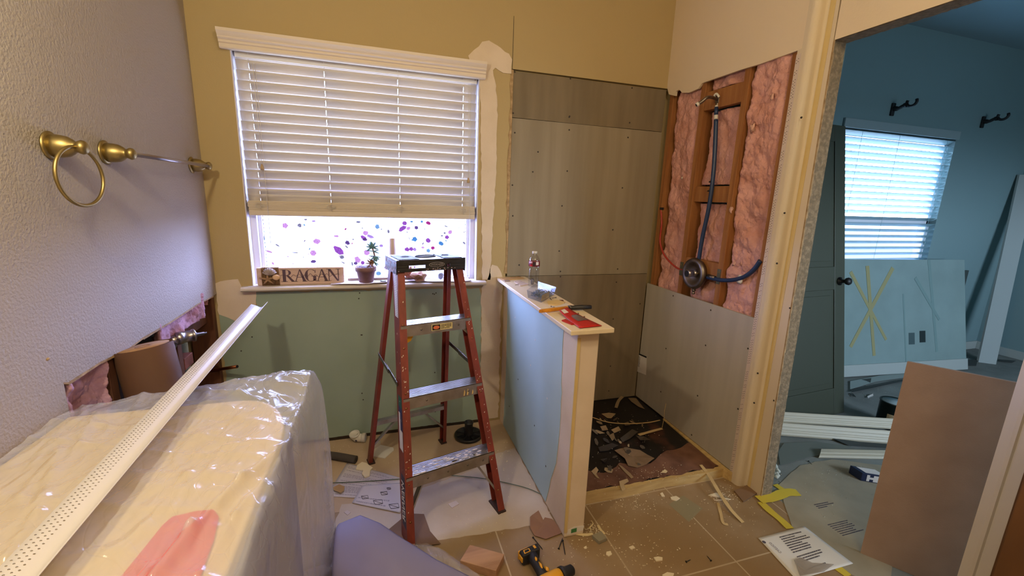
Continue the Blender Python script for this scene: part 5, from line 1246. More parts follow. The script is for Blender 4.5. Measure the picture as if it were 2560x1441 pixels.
t = thing('foam_pipe_cover', 'dark grey foam pipe insulation tube near the covered counter', 'foam tube', (fa+fb)/2-V(0, 0, .022))
FOAM = M('dark grey foam', '4a423c', .95, bump=.4, bs=200)
b = MB(); b.tube(smoothpath([fa, fa.lerp(fb, .4)+V(0, 0, .003), fb]), [.021, .023, .022]+[.0215]*10 if False else .0215, 18); b.build('tube', FOAM, t)
b = MB(); dd = (fb-fa).normalized(); b.lathe(fb, dd, ((0, .009), (.0008, .009)), 14); b.build('bore', BLACK, t)
# black toilet flange
fc = P(1171, 1092, 2, 0)
t = thing('toilet_flange', 'black round plastic toilet flange on the floor near the wall', 'pipe flange', fc)
b = MB(); b.lathe(fc, (0, 0, 1), ((0, .075), (.004, .088), (.020, .088), (.022, .080), (.014, .076), (.012, .045), (.012, 0)), 40); b.build('disc', BLACKP, t)
b = MB(); b.lathe(fc+V(0, 0, .012), (.03, .02, 1), ((0, .030), (.010, .027), (.075, .026), (.078, .028), (.090, .028), (.091, .022), (.05, .021)), 28); b.build('pipe', BLACKP, t)
b = MB()
for k in range(8):
    a = k*math.pi/4+.2; e = fc+V(.028*math.cos(a), .028*math.sin(a), .014); f = fc+V(.080*math.cos(a), .080*math.sin(a), .014); n_ = V(-math.sin(a), math.cos(a), 0)
    b.obox(e-n_*.002, f-e, n_*.004, V(0, 0, .010))
b.build('ribs', BLACKP, t)
# green strip of cord on the floor
gp_ = [P(x, y, 2, .0085) for x, y in ((806, 1208), (880, 1206), (1000, 1198), (1062, 1190), (1122, 1189), (1200, 1196), (1262, 1207), (1320, 1222), (1360, 1240))]
b = MB(); b.tube(smoothpath(gp_), .0022, 6); b.build('thin_cord', M('dull green cord', '5f6a58', .6), label='thin dull green cord curving across the floor under the ladder', cat='cord')
flat('amber_scrap', 'crumpled amber plastic scrap on the instruction sheet by the counter', 'scrap', ((832, 1222), (848, 1214), (862, 1220), (860, 1230), (852, 1236), (836, 1230)), M('amber scrap', 'b08a58', .4), .006, .006, curl=.012)
# kraft paper curling up in front of the ladder
ROS = M('violet lit rosin paper', '8f88a0', .8, c2='878098', vs=3, bump=.1, bs=40)  # brown paper; the window's violet light is mixed into its base colour
E1, E2, E3, E4 = (830, 1305), (925, 1268), (1100, 1395), (1200, 1462)
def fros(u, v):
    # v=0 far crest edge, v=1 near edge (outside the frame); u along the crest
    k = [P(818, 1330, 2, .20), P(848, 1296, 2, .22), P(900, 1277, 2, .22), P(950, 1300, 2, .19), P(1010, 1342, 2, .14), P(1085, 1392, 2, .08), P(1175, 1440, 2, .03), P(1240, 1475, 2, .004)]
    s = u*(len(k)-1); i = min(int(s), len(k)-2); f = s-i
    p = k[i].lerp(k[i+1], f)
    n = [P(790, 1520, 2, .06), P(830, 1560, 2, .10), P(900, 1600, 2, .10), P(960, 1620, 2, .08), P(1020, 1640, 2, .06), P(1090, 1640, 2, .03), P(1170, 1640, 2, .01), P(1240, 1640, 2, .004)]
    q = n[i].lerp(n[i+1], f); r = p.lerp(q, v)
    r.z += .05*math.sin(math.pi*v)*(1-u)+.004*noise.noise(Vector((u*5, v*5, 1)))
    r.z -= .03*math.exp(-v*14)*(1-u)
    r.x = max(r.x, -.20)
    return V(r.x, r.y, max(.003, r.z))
b = MB(); b.grid(fros, 56, 30); b.build('paper_sheet', ROS, label='large brown paper sheet coloured with violet window light, curling up beside the covered counter', cat='paper sheet', thick=.001)
flat('paper_sheet', 'small brown paper corner flat under the near ladder foot', 'paper sheet', ((968, 1328), (1020, 1288), (1060, 1288), (1075, 1330), (1102, 1362), (1060, 1366), (1000, 1352)), M('brown paper underside', '7a5d4c', .85, c2='6f5444', vs=5), .0085, .001, curl=.02)
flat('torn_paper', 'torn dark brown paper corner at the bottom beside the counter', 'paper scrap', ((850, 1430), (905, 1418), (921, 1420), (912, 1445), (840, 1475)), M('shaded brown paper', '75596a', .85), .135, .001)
# clear bag
def fbag(u, v):
    c = [P(1010, 1358, 2, .03), P(1100, 1366, 2, .03), P(1215, 1450, 2, .02), P(1060, 1450, 2, .03)]
    p = c[0].lerp(c[1], u).lerp(c[3].lerp(c[2], u), v); p.z = .020+.045*math.sin(math.pi*u)*math.sin(math.pi*min(1, v+.1))+.012*noise.noise(Vector((u*4, v*4, 7))); return p
b = MB(); b.grid(fbag, 24, 24); b.build('plastic_bag', plastic_film('clear bag plastic', .36, 'cfc8cc', .2, 14, .8, .01), label='clear plastic bag between the paper sheet and the wood block', cat='plastic bag')
# wood block
w0, w1, w2 = P(1148, 1415, 2, .0), P(1235, 1452, 2, 0), P(1262, 1405, 2, 0)
o_ = P(1152, 1418, 2, .0); X_ = P(1243, 1456, 2, 0)-o_; Y_ = (P(1262, 1402, 2, .03)-P(1243, 1440, 2, .03))*1.0; Y_.z = 0
o_ = P(1150, 1402, 2, .038); o_.z = 0; X_ = P(1240, 1428, 2, .038)-P(1150, 1402, 2, .038); Y_ = P(1261, 1386, 2, .038)-P(1240, 1428, 2, .038)
b = MB(); b.obox(o_, X_, Y_, (0, 0, .038)); b.build('wood_block', WOODB, label='short reddish offcut of framing lumber on the tile floor', cat='wood block', bevel=.002)
# torn brown card
flat('cardboard_scrap', 'torn brown cardboard scrap at the foot of the half wall', 'cardboard', ((1325, 1296), (1330, 1291), (1346, 1281), (1358, 1303), (1362, 1297), (1380, 1301), (1409, 1332), (1400, 1337), (1364, 1351), (1336, 1342), (1325, 1325)), CARD, .002, .004, curl=.014)
# black screws
def nail(pxa, pxb, r, label, group=None, mt=None):
    a_, c_ = P(*pxa, 2, .004), P(*pxb, 2, .004); d_ = (c_-a_).normalized(); b = MB()
    b.tube([a_, c_-d_*.008, c_], [r, r, .0006], 7); b.lathe(a_-d_*.002, d_, ((0, .0045), (.0015, .0045), (.005, r)), 10)
    return b.build('screw', mt or BLACK, label=label, cat='screw', group=group)
nail((1333, 1345), (1357, 1375), .0019, 'long black screw between cardboard scrap and drill')
nail((1397, 1372), (1407, 1345), .0019, 'long black screw, left of the crossed pair by the half wall')
nail((1407, 1353), (1413, 1388), .0019, 'long black screw, right of the pair below the half wall')
nail((1716, 1405), (1727, 1400), .0016, 'short dark screw on the middle of the tile floor')
nail((1777, 1402), (1767, 1390), .0016, 'small dark screw nearest the printed paper')
nail((2022, 1150+4), (2030, 1162), .0012, 'tiny dark nail on the floor past the doorway')
# cordless drill
DY = M('drill yellow', 'e0a024', .4); DB = M('drill black rubber', '211f22', .6, bump=.3, bs=300)
bc = P(1322, 1392, 2, .03)
t = thing('cordless_drill', 'yellow and black cordless drill lying on its side on the tiles', 'drill', V(bc.x, bc.y, 0))
hx = (P(1362, 1441, 2, .03)-P(1335, 1385, 2, .03)); hx.z = 0; hl = hx.length; hx.normalize()      # along the grip, towards the motor
hx = (P(1385, 1462, 2, .03)-P(1330, 1388, 2, .03)); hx.z = 0; hx.normalize()
hy = V(-hx.y, hx.x, 0)
G = lambda a, c, z=0: V(bc.x, bc.y, z)+hx*a+hy*c
b = MB()
b.prism([G(-.022, -.036, .006), G(.012, -.036, .006), G(.012, .050, .006), G(-.022, .055, .006)], (0, 0, .052)); b.build('battery', DB, t, bevel=.007, seg=3)
b = MB(); b.prism([G(-.027, -.038, .012), G(-.020, -.038, .012), G(-.020, .010, .012), G(-.027, .010, .012)], (0, 0, .040)); b.prism([G(-.016, -.040, .022), G(.010, -.040, .022), G(.010, -.034, .022), G(-.016, -.034, .022)], (0, 0, .024)); b.build('battery_trim', DY, t, bevel=.003)
b = MB(); b.prism([G(-.012, -.022, .059), G(.006, -.026, .059), G(.006, .004, .059), G(-.010, .006, .059)], (0, 0, .001)); b.prism([G(-.014, .026, .0585), G(.002, .026, .0585), G(.002, .036, .0585), G(-.014, .036, .0585)], (0, 0, .0012)); bt_ = b.build('battery_label', DY, t)
b = MB(); b.prism([G(-.008, -.018, .0602), G(.003, -.021, .0602), G(.003, .000, .0602), G(-.007, .001, .0602)], (0, 0, .0006)); b.build('label_dark_field', BLACK, bt_)
b = MB(); b.tube([G(.010, .010, .032), G(.040, .006, .033), (G(.085, .0, .034)), G(.125, -.004, .036)], [.026, .019, .0185, .025], 16); b.build('grip', DB, t)
b = MB()
for a_, w__, l_ in ((.032, .004, .020), (.060, .006, .034)): b.tube([G(a_, .010, .050), G(a_+l_*.5, .007, .0525), G(a_+l_, .003, .0515)], [.003, .0055, .003], 8)
b.build('grip_inlay', DY, t)
b = MB(); b.lathe(G(.145, -.070, .040), hy, ((0, .018), (.004, .028), (.05, .031), (.110, .030), (.125, .027), (.130, .018)), 24); b.build('motor_housing', DY, t)
b = MB(); b.lathe(G(.145, .058, .040), hy, ((0, .030), (.012, .0305), (.026, .022), (.055, .020), (.062, .012)), 24); b.build('chuck', DB, t)
b = MB(); b.tube([G(.105, .020, .036), G(.092, .030, .036), G(.080, .026, .036)], [.009, .008, .005], 10); b.build('trigger', DY, t)
# sponge block, curls and strips at the end of the half wall
t0 = P(1495, 1345, 2, 0)
q = [P(x, y, 2, .018) for x, y in ((1480, 1338), (1503, 1328), (1517, 1345), (1498, 1354))]
b = MB(); b.prism([p-V(0, 0, .018) for p in q], (0, 0, .018)); b.build('sanding_block', M('grey sanding block', '8f8672', .9, bump=.3, bs=300), label='small grey sanding block among scraps at the half wall end', cat='sanding block', bevel=.002)
SCR = M('cream scraps', 'd2bd90', .8)
def strip_path(label, px, w, mt, z0=.003, rise=0, name='paper_strip', cat='strip', group=None, th=.0015):
    pts = [P(x, y, 2, z0) for x, y in px]
    if rise: pts = [p+V(0, 0, rise*i/(len(pts)-1)) for i, p in enumerate(pts)]
    pts = smoothpath(pts, 5); b = MB(); L_ = []
    for i, p in enumerate(pts):
        d_ = (pts[min(i+1, len(pts)-1)]-pts[max(i-1, 0)]).normalized(); n_ = V(-d_.y, d_.x, 0).normalized(); ww = w*(1+.18*noise.noise(p*30)); L_.append((p-n_*ww/2, p+n_*ww/2))
    vs = [(b.b.verts.new(a_), b.b.verts.new(c_)) for a_, c_ in L_]
    for A_, B_ in zip(vs, vs[1:]): b.b.faces.new([A_[0], B_[0], B_[1], A_[1]])
    return b.build(name, mt, label=label, cat=cat, group=group, thick=th)
strip_path('cream scraped strip lying against the half wall end', ((1426, 1330), (1445, 1336), (1466, 1338), (1482, 1335)), .014, SCR)
strip_path('short curled cream strip beside the grey sanding block', ((1495, 1314), (1502, 1326), (1512, 1336)), .012, SCR)
strip_path('thin cream shaving standing up near the half wall end', ((1478, 1302), (1482, 1312), (1474, 1324), (1478, 1330)), .006, SCR, rise=.01)
LATH = M('cream lath strip', 'c9ae7c', .8, c2='bda070', vs=12)
strip_path('long bent cream strip lying from the shower curb to the tiles', ((1752, 1163), (1775, 1186), (1800, 1220), (1830, 1256), (1862, 1282)), .020, LATH, z0=.060, rise=-.056)
strip_path('short cream strip with a bent end on the tile floor', ((1795, 1258), (1802, 1285), (1808, 1308), (1820, 1312)), .014, LATH)
strip_path('long thin bowed strip across the black shower floor', ((1481, 1044), (1520, 1056), (1570, 1060), (1620, 1057), (1650, 1051)), .008, LATH, z0=.066)
strip_path('flat strip reaching the right shower wall across the black floor', ((1597, 1088), (1625, 1080), (1655, 1072)), .020, LATH, z0=.060)
strip_path('curled strip near the back wall of the shower floor', ((1540, 1020), (1546, 1006), (1556, 998)), .022, M('grey brown strip', '8a7558', .8), z0=.062, rise=.02)
p0, p1 = P(1655, 1070, 2, .06), P(1665, 1010, 0, XR-.02)
b = MB(); n_ = V(.5, .8, 0).normalized()*.007; w_pts = [p0, p0.lerp(p1, .4)+V(.004, 0, 0), p0.lerp(p1, .7)+V(-.004, 0, 0), p1]
vs = [(b.b.verts.new(p-n_), b.b.verts.new(p+n_)) for p in w_pts]
for A_, B_ in zip(vs, vs[1:]): b.b.faces.new([A_[0], B_[0], B_[1], A_[1]])
b.build('paper_strip', LATH, label='narrow strip standing upright against the right shower wall', cat='strip', thick=.0015)
flat('membrane_flake', 'large pale torn flake in the middle of the black shower floor', 'flake', ((1536, 1128), (1548, 1124), (1565, 1122), (1600, 1128), (1618, 1140), (1635, 1152), (1615, 1163), (1593, 1172), (1570, 1168), (1562, 1150)), M('pale brown flake', '8d7255', .85, c2='80664b', vs=12), .053, .003, curl=.02)
fl = [(((1504, 1036), (1522, 1033), (1539, 1039), (1528, 1048), (1518, 1047)), 'a08868', 'small pale flake at the back of the black shower floor'),
      (((1478, 1180), (1490, 1172), (1496, 1178), (1488, 1190), (1499, 1200), (1492, 1196)), 'b09673', 'thin pale torn flake by the half wall on the shower floor'),
      (((1545, 1163), (1556, 1168), (1576, 1185), (1584, 1195), (1578, 1198), (1560, 1180)), '9a8060', 'narrow pale sliver in front of the large torn flake'),
      (((1548, 1205), (1568, 1198), (1572, 1205), (1558, 1212), (1564, 1224), (1556, 1230), (1550, 1218)), 'bda47c', 'curled cream flake at the front of the shower floor'),
      (((1590, 1095), (1610, 1096), (1624, 1108), (1600, 1108)), '4e4338', 'dark grey flake right of centre on the shower floor'),
      (((1550, 1100), (1580, 1078), (1595, 1082), (1575, 1098), (1556, 1108)), '453c33', 'long dark flake in the heap on the shower floor'),
      (((1480, 1078), (1492, 1076), (1512, 1084), (1500, 1086)), 'a58d6b', 'small cream flake at the left edge of the shower floor'),
      (((1500, 1070), (1514, 1068), (1520, 1076), (1506, 1078)), '93795a', 'tan flake just right of the small cream one'),
      (((1528, 1076), (1546, 1070), (1552, 1078), (1536, 1084)), 'a88f6c', 'tan crinkled flake in the middle of the heap on the shower floor'),
      (((1522, 1090), (1534, 1084), (1538, 1098), (1530, 1104)), '8a7354', 'upright tan flake at the heap centre'),
      (((1495, 1120), (1530, 1110), (1545, 1115), (1520, 1128), (1500, 1130)), '3a3029', 'broad dark flake below the heap'),
      (((1560, 1060), (1570, 1058), (1575, 1066), (1562, 1070)), '6d5a44', 'little brown flake under the bowed strip'),
      (((1500, 1152), (1518, 1148), (1512, 1160)), '2f2722', 'black brown flake near the rotten edge'),
      (((1570, 996), (1590, 998), (1600, 1010), (1612, 1024), (1596, 1018), (1578, 1006)), '7d6850', 'ragged brown paper lifting in the far shower corner'),
      (((1652, 1183), (1662, 1175), (1669, 1180), (1665, 1184)), 'd8c49c', 'small white chip on the rotten front edge')]
for px, c, lb_ in fl: flat('membrane_flake', lb_, 'flake', px, M('flake '+c+str(random.random())[2:5], c, .85), .0545, .002, group='torn flakes on the shower floor', curl=.018)
for i in range(26):
    x, y = random.uniform(1485, 1620), random.uniform(1050, 1180)
    p = P(x, y, 2, .054)
    if p.x < HX1+.02 or p.x > XR-.03: continue
    r = random.uniform(.008, .03); e = random.uniform(.3, .9); a = random.uniform(0, 3.1); b = MB(); z_ = random.uniform(.001, .01)
    b.prism([p+V(r*math.cos(q)*math.cos(a)-r*e*math.sin(q)*math.sin(a), r*math.cos(q)*math.sin(a)+r*e*math.sin(q)*math.cos(a), z_*(1+math.cos(q))) for q in [j*2*math.pi/6+random.uniform(-.3, .3) for j in range(6)]], (0, 0, .0012))
    b.build('membrane_chip', M('chip%d' % i, random.choice(('4a3f34', '5a4c3c', '8d775a', '352c26', 'a08a68', '6b5944')), .85), label='torn flake among the heap on the black shower floor', cat='flake', group='small torn flakes heaped on the shower floor')
# crumbs (nobody could count them)
def crumbs(name, label, zones, mt, zb=0.0):
    b = MB()
    for (cx, cy, sx, sy, n, r0, r1) in zones:
        for k in range(n):
            p = P(random.gauss(cx, sx), random.gauss(cy, sy), 2, zb)
            if zb == 0 and (p.x > 1.86 and p.y > 1.46): continue
            if HX0-.01 < p.x < HX1+.01 and p.y > HY-.01: continue
            r = random.uniform(r0, r1); b.blob(p+V(0, 0, r*.3), r, r*random.uniform(.5, 1), r*.4, 1, .6)
    o = b.build(name, mt, label=label, cat='crumbs'); o['kind'] = 'stuff'; return o
crumbs('plaster_crumbs', 'white plaster crumbs scattered over the brown tiles', ((1580, 1255, 40, 12, 90, .0012, .004), (1480, 1325, 22, 12, 110, .001, .004), (1640, 1290, 110, 45, 120, .0007, .003), (1480, 1385, 60, 30, 60, .0008, .003), (1620, 1385, 40, 25, 60, .0008, .004), (1815, 1245, 26, 12, 90, .001, .004), (1870, 1215, 40, 10, 70, .001, .003), (1880, 1300, 60, 30, 60, .0008, .002), (1400, 1290, 60, 40, 30, .0008, .002), (1900, 1230, 14, 6, 60, .001, .004)), CHIP)
crumbs('plaster_crumbs', 'white crumbs scattered over the black shower floor', ((1560, 1090, 60, 40, 80, .001, .003), (1650, 1185, 50, 10, 80, .001, .003), (1500, 1180, 30, 30, 40, .001, .003)), CHIP, .055)
crumbs('plaster_crumbs', 'small crumbs scattered on the floor around the ladder', ((1040, 1180, 110, 50, 70, .0008, .003), (1270, 1130, 40, 40, 50, .001, .004), (1180, 1290, 60, 30, 50, .0008, .003), (860, 1110, 40, 14, 30, .0008, .003)), CHIP, .001)
for i, (px, lb_) in enumerate(((((1516, 1382), (1526, 1380), (1530, 1388), (1522, 1393), (1515, 1388)), 'round white plaster chip near the grout line left of centre'), (((1460, 1370), (1466, 1367), (1467, 1373), (1461, 1374)), 'little white chip right of the pair of black screws'),
        (((1572, 1370), (1582, 1366), (1588, 1372), (1578, 1376)), 'white plaster chip in the middle of the tiles'), (((1634, 1396), (1645, 1394), (1656, 1396), (1656, 1403), (1640, 1405)), 'squarish white chip near the bottom of the tiles'),
        (((1655, 1440), (1668, 1433), (1685, 1436), (1682, 1446), (1660, 1446)), 'round white chip at the very bottom of the floor'), (((1828+0, 1250), (1770, 1240), (1790, 1234), (1812, 1244), (1804, 1252), (1785, 1252)), 'large cream plaster flake beside the bent strip'),
        (((1676, 1245), (1690, 1242), (1700, 1248), (1690, 1254), (1678, 1250)), 'curled cream flake in front of the shower curb'), (((1650, 1236), (1656, 1233), (1662, 1243), (1655, 1243)), 'thin cream chip close to the curb edge'),
        (((1120, 1262), (1140, 1254), (1148, 1262), (1130, 1272)), 'pale glue spot on the membrane near the right ladder foot'), (((860, 1283), (868, 1278), (877, 1283), (869, 1290)), 'round white chip beside the plastic sheeting'))):
    flat('plaster_chip', lb_, 'chip', px, CHIP if i < 8 else M('chip x%d' % i, 'c4b4b0', .8), .0, .004, group='larger plaster chips on the floor')
flat('tile_spacer_card', 'square grey film scrap lying flat on the brown tiles', 'film scrap', ((1672, 1262), (1708, 1240), (1756, 1272), (1722, 1306)), M('grey film', '8d8266', .5), .0, .0008)
flat('tile_piece', 'brown broken tile piece beside the door jamb', 'tile', ((1835, 1230), (1868, 1216), (1896, 1234), (1858, 1258)), M('brown tile piece', '7c6048', .6), 0, .008)
# printed paper
c4 = ((1895, 1346), (2010, 1316), (2133, 1410), (1992, 1452))
WPAPER = M('white printed paper', 'd6d2cc', .7)
pp = sheet('white printed instruction paper on the tiles near the doorway', c4, .003, WPAPER, .001, 8, name='printed_paper')
print_lines(pp, ((1940, 1340), (2012, 1322), (2105, 1402), (2020, 1432)), .0052, 15, DINK, .8, 12, .05, .98)
b = MB(); c = P(1910, 1356, 2, .0048); b.lathe(c, (0, 0, 1), ((0, .008), (.0004, .008)), 16); b.build('round_logo', DINK, pp)
text('CASTICO', .018, P(1950, 1384, 2, .0052), (P(1926, 1362, 2, 0)-P(1950, 1384, 2, 0)), (P(1950, 1368, 2, 0)-P(1950, 1384, 2, 0)), GREYINK, 'heading_lettering', pp, fit=.06)
flat('film_scrap', 'translucent film scrap curling over the printed paper corner', 'film scrap', ((1985, 1400), (2000, 1395), (2030, 1408), (2085, 1412), (2060, 1430), (2000, 1441)), plastic_film('film scrap plastic', .45, 'b0a292', .4, 20, .5, .004), .008, .001, curl=.02)
# yellow tape
strip_path('crumpled yellow tape strip trailing over the floor board edge', ((1902, 1256), (1925, 1278), (1952, 1300), (1975, 1322)), .040, YTAPE, z0=.005)
strip_path('yellow tape piece folded toward the door jamb', ((1897, 1250), (1935, 1243), (1965, 1232), (1996, 1232)), .055, YTAPE, z0=.008)
strip_path('short yellow tape end behind the folded yellow tape', ((1938, 1212), (1955, 1224), (1975, 1238)), .032, YTAPE, z0=.004)
strip_path('yellow tape strip along the bottom of the brown leaning sheet', ((2095, 1430), (2130, 1412), (2180, 1430), (2220, 1460)), .060, YTAPE, z0=.002)

# =================================================================== THE BEDROOM SEEN THROUGH THE OPENING
# floor protection board with printed words
gbp = [(1980, 1320), (1945, 1215), (2000, 1165), (2080, 1150), (2250, 1170), (2230, 1470), (2130, 1440)]
b = MB(); b.prism([V(p[0], p[1], 0) for p in jag([(P(x, y, 2, 0).x, P(x, y, 2, 0).y) for x, y in gbp], .06, .006)], (0, 0, .003)); fb_ = b.build('floor_board_sheet', GREYB, label='grey floor protection board with black print just past the doorway', cat='floor board')
print_lines(fb_, ((2030, 1262), (2082, 1252), (2092, 1266), (2048, 1276)), .0034, 3, DINK, 1, 3)
print_lines(fb_, ((2060, 1312), (2155, 1290), (2165, 1330), (2110, 1346)), .0034, 7, DINK, 1, 7)

# window 2
b = MB()
for a, c in (((wx0, YW+.05, wz0), (wx0+.05, YW+.11, wz1)), ((wx1-.05, YW+.05, wz0), (wx1, YW+.11, wz1)), ((wx0, YW+.05, wz0), (wx1, YW+.11, wz0+.05)), ((wx0, YW+.05, wz1-.05), (wx1, YW+.11, wz1)), ((wx0, YW+.05, 1.37), (wx1, YW+.11, 1.42))): b.box(a, c)
W2 = struct('window_2', b, VINYL)
b = MB(); b.box((wx0+.05, YW+.08, wz0+.05), (wx1-.05, YW+.083, wz1-.05)); struct('glass_pane', b, GLASS, W2)
b = MB(); b.face([V(wx0+.05, YW+.10, wz0+.05), V(wx1-.05, YW+.10, wz0+.05), V(wx1-.05, YW+.10, 1.37), V(wx0+.05, YW+.10, 1.37)]); struct('insect_screen', b, tinted('insect screen mesh', '8a949c', 0.0), W2)
b = MB(); b.box((wx0-.03, YW-.02, wz0-.02), (wx1+.02, YW+.05, wz0)); struct('sill_2', b, VINYL, W2)
t = thing('bedroom_blind', 'open slatted blind glowing with daylight in the blue bedroom', 'blind', (4.5, YW+.02, .94))
b = MB(); b.box((wx0, YW-.022, wz1-.0), (wx1+.01, YW-.002, wz1+.075)); b.build('valance', M('teal white valance', '93a5a8', .5), t, bevel=.004)
sl = None; zs2 = [wz1-.030-.0555*i for i in range(24)]
for i, z in enumerate(zs2):
    if z < .93: break
    if sl is None:
        b = MB(); a = math.radians(-28)
        b.obox(V(wx0+.01, YW+.022-.030*math.cos(a), z-.030*math.sin(a)), (wx1-wx0-.02, 0, 0), V(0, .060*math.cos(a), .060*math.sin(a)), (0, 0, .003)); sl = b.build('slat', SLAT2, t); z0 = z
    else:
        c = sl.copy(); COL.objects.link(c); c.parent = t; c.matrix_basis = Matrix.Translation((0, 0, z-z0)) @ sl.matrix_basis
for x in (wx0+.25, wx0+.72, wx1-.12):
    b = MB(); b.tube([V(x, YW-.003, wz1-.01), V(x, YW-.003, .94)], .0012, 5); b.build('ladder_cord', SLAT2, t)
for px, py in ((2336, 519), (2311, 608), (2302, 632)):
    p = P(px, py, 1, YW-.01); b = MB(); b.lathe(p-V(0, 0, .018), (0, 0, 1), ((0, .009), (.02, .008), (.03, .003)), 10); cc = b.build('cord_tassel', SLAT2, t)
    b = MB(); b.tube([p, V(p.x, YW-.006, 2.12)], .001, 5); b.build('pull_cord', SLAT2, t)
# curtain rod brackets
for i, (px, py) in enumerate(((2224, 272), (2449, 304))):
    p = P(px+6, py, 1, YW)
    t = thing('curtain_bracket', ('black curtain rod bracket above the middle of the bedroom window', 'black curtain rod bracket right of the bedroom window, near the corner')[i], 'curtain bracket', p-V(0, 0, .05), 'pair of curtain rod brackets')
    b = MB(); b.box(p+V(-.020, -.016, -.060), p+V(.020, 0, .045)); b.build('wall_plate', BLACK, t, bevel=.005)
    b = MB(); b.tube(smoothpath([p+V(0, -.01, 0), p+V(0, -.05, -.006), p+V(0, -.085, .010), p+V(0, -.11, .012)], 4), [.020]*4+[.014]*5+[.020]*4, 10); b.build('arm', BLACK, t)
    b = MB(); b.tube([p+V(.0, -.142+.036*math.cos(q), .030+.034*math.sin(q)) for q in [math.radians(x) for x in range(150, 400, 20)]], .011, 10); b.build('cradle', BLACK, t)
# removed door leaning in the bedroom
al = math.radians(4); du = V(math.cos(al), math.sin(al), 0)
Bb = V(3.29, 2.035, .002); T_ = V(3.25, 2.41, 2.085); sd = (T_-Bb); sd = (sd-du*sd.dot(du)).normalized(); dn = du.cross(sd)
dw, dh = .80, 2.12
D0 = Bb-du*dw
t = thing('removed_door', 'dark grey green panelled door leaning in the bedroom behind the jamb', 'door', D0+du*dw/2)
def dbox(u0, u1, v0, v1, n0, n1, nm, mt, bev=.002, par=None):
    b = MB(); b.obox(D0+du*u0+sd*v0+dn*n0, du*(u1-u0), sd*(v1-v0), dn*(n1-n0)); return b.build(nm, mt, par or t, bevel=bev)
slab = dbox(0, dw, 0, dh, -.035, -.006, 'slab', DOORM)
# stiles and rails raised around two recessed panels
b = MB()
for u0, u1, v0, v1 in ((0, .10, 0, dh), (dw-.115, dw, 0, dh), (.10, dw-.115, 0, .20), (.10, dw-.115, .93, 1.10), (.10, dw-.115, dh-.12, dh)): b.obox(D0+du*u0+sd*v0-dn*.006, du*(u1-u0), sd*(v1-v0), dn*.008)
b.build('stiles_and_rails', DOORM, t, bevel=.004)
for v0, v1 in ((.20, .93), (1.10, dh-.12)):
    b = MB(); b.obox(D0+du*.14+sd*(v0+.04)-dn*.006, du*(dw-.295), sd*(v1-v0-.08), dn*.005); b.build('raised_panel', DOORM, t, bevel=.005)
kp = D0+du*(dw-.06)+sd*.99
b = MB(); b.lathe(kp+dn*.002, dn, ((0, .030), (.006, .030), (.010, .014), (.040, .012), (.046, .024), (.060, .028), (.072, .022), (.076, 0)), 24); b.build('knob', BLACK, t)
# wallboard section leaning under the window
A_, B_, C_, D_ = P(2118, 945, 2, 0), P(2416, 926, 2, 0), None, None
A_ = A_+(A_-B_)*.10
hd = V(.03, .24, 1.05)
A2 = A_+hd; 
t = thing('wall_section', 'teal cut out wall section with baseboard and outlet holes leaning below the window', 'wall section', (A_+B_)/2)
pw = (B_-A_).normalized(); pn = pw.cross(hd.normalized()); pn = pn if pn.y < 0 else -pn; pl = (B_-A_).length; hn = hd.normalized(); hl_ = hd.length
def pb(u0, u1, v0, v1, n0, n1, nm, mt, bev=0): b = MB(); b.obox(A_+pw*u0+hn*v0+pn*n0, pw*(u1-u0), hn*(v1-v0), pn*(n1-n0)); return b.build(nm, mt, t, bevel=bev)
PT = M('pale teal painted board', '869c9a', .8, c2='7e9391', vs=3)
pb(0, pl, 0.01, hl_, -.016, 0, 'board', PT)
pb(0, pl, 0.01, .115, 0, .014, 'baseboard', BASEW, .003)
def pbar(a_, c_, w, nm, mt, n1=.0015, par=None):
    q0, q1 = A_+pw*a_[0]+hn*a_[1], A_+pw*c_[0]+hn*c_[1]; d_ = (q1-q0); s_ = d_.normalized().cross(pn)*w/2
    b = MB(); b.prism([q0-s_, q0+s_, q1+s_*.8, q1-s_*.8], pn*n1); return b.build(nm, mt, t)
def onp(px, py):
    d = R_*((px-1280)/FPX) + U_*(-(py-720.5)/FPX) + F_; k = (A_-EYE).dot(pn)/d.dot(pn); p = EYE+d*k-A_
    a11, a12, a22 = 1, pw.dot(hn), 1; r1, r2 = p.dot(pw), p.dot(hn); det = 1-a12*a12; return ((r1-a12*r2)/det, (r2-a12*r1)/det)
TAPEM = M('tan masking tape', '9a9468', .8); TAPE2 = M('faint teal tape', '76908e', .8)
for a_, c_, w in (((2126, 680), (2215, 850), .035), ((2168, 665), (2185, 890), .040), ((2232, 670), (2126, 868), .040)): pbar(onp(*a_), onp(*c_), w, 'tape_strip', TAPEM, .0015+random.random()*.001)
for a_, c_, w in (((2288, 695), (2348, 800), .035), ((2322, 650), (2342, 880), .035), ((2258, 735), (2266, 925), .018)): pbar(onp(*a_), onp(*c_), w, 'tape_strip', TAPE2, .0015+random.random()*.001)
for cx, cy in ((2279, 847), (2306, 842)):
    u, v = onp(cx, cy); pb(u-.035, u+.035, v-.055, v+.055, 0, .0018, 'outlet_hole', M('dark outlet hole %d' % cx, '1e2c2c' if cx > 2300 else '44585a', .9))
b = MB(); q = P(2407, 676, 1, 2.72); b.box((q.x-.05, 2.70, .0), (q.x+.06, 2.72, q.z)); b.build('dark_board', M('dark grey board', '3a4442', .8), label='narrow dark grey board standing behind the cut out wall section', cat='board')
q = P(2304, 632, 1, YW)
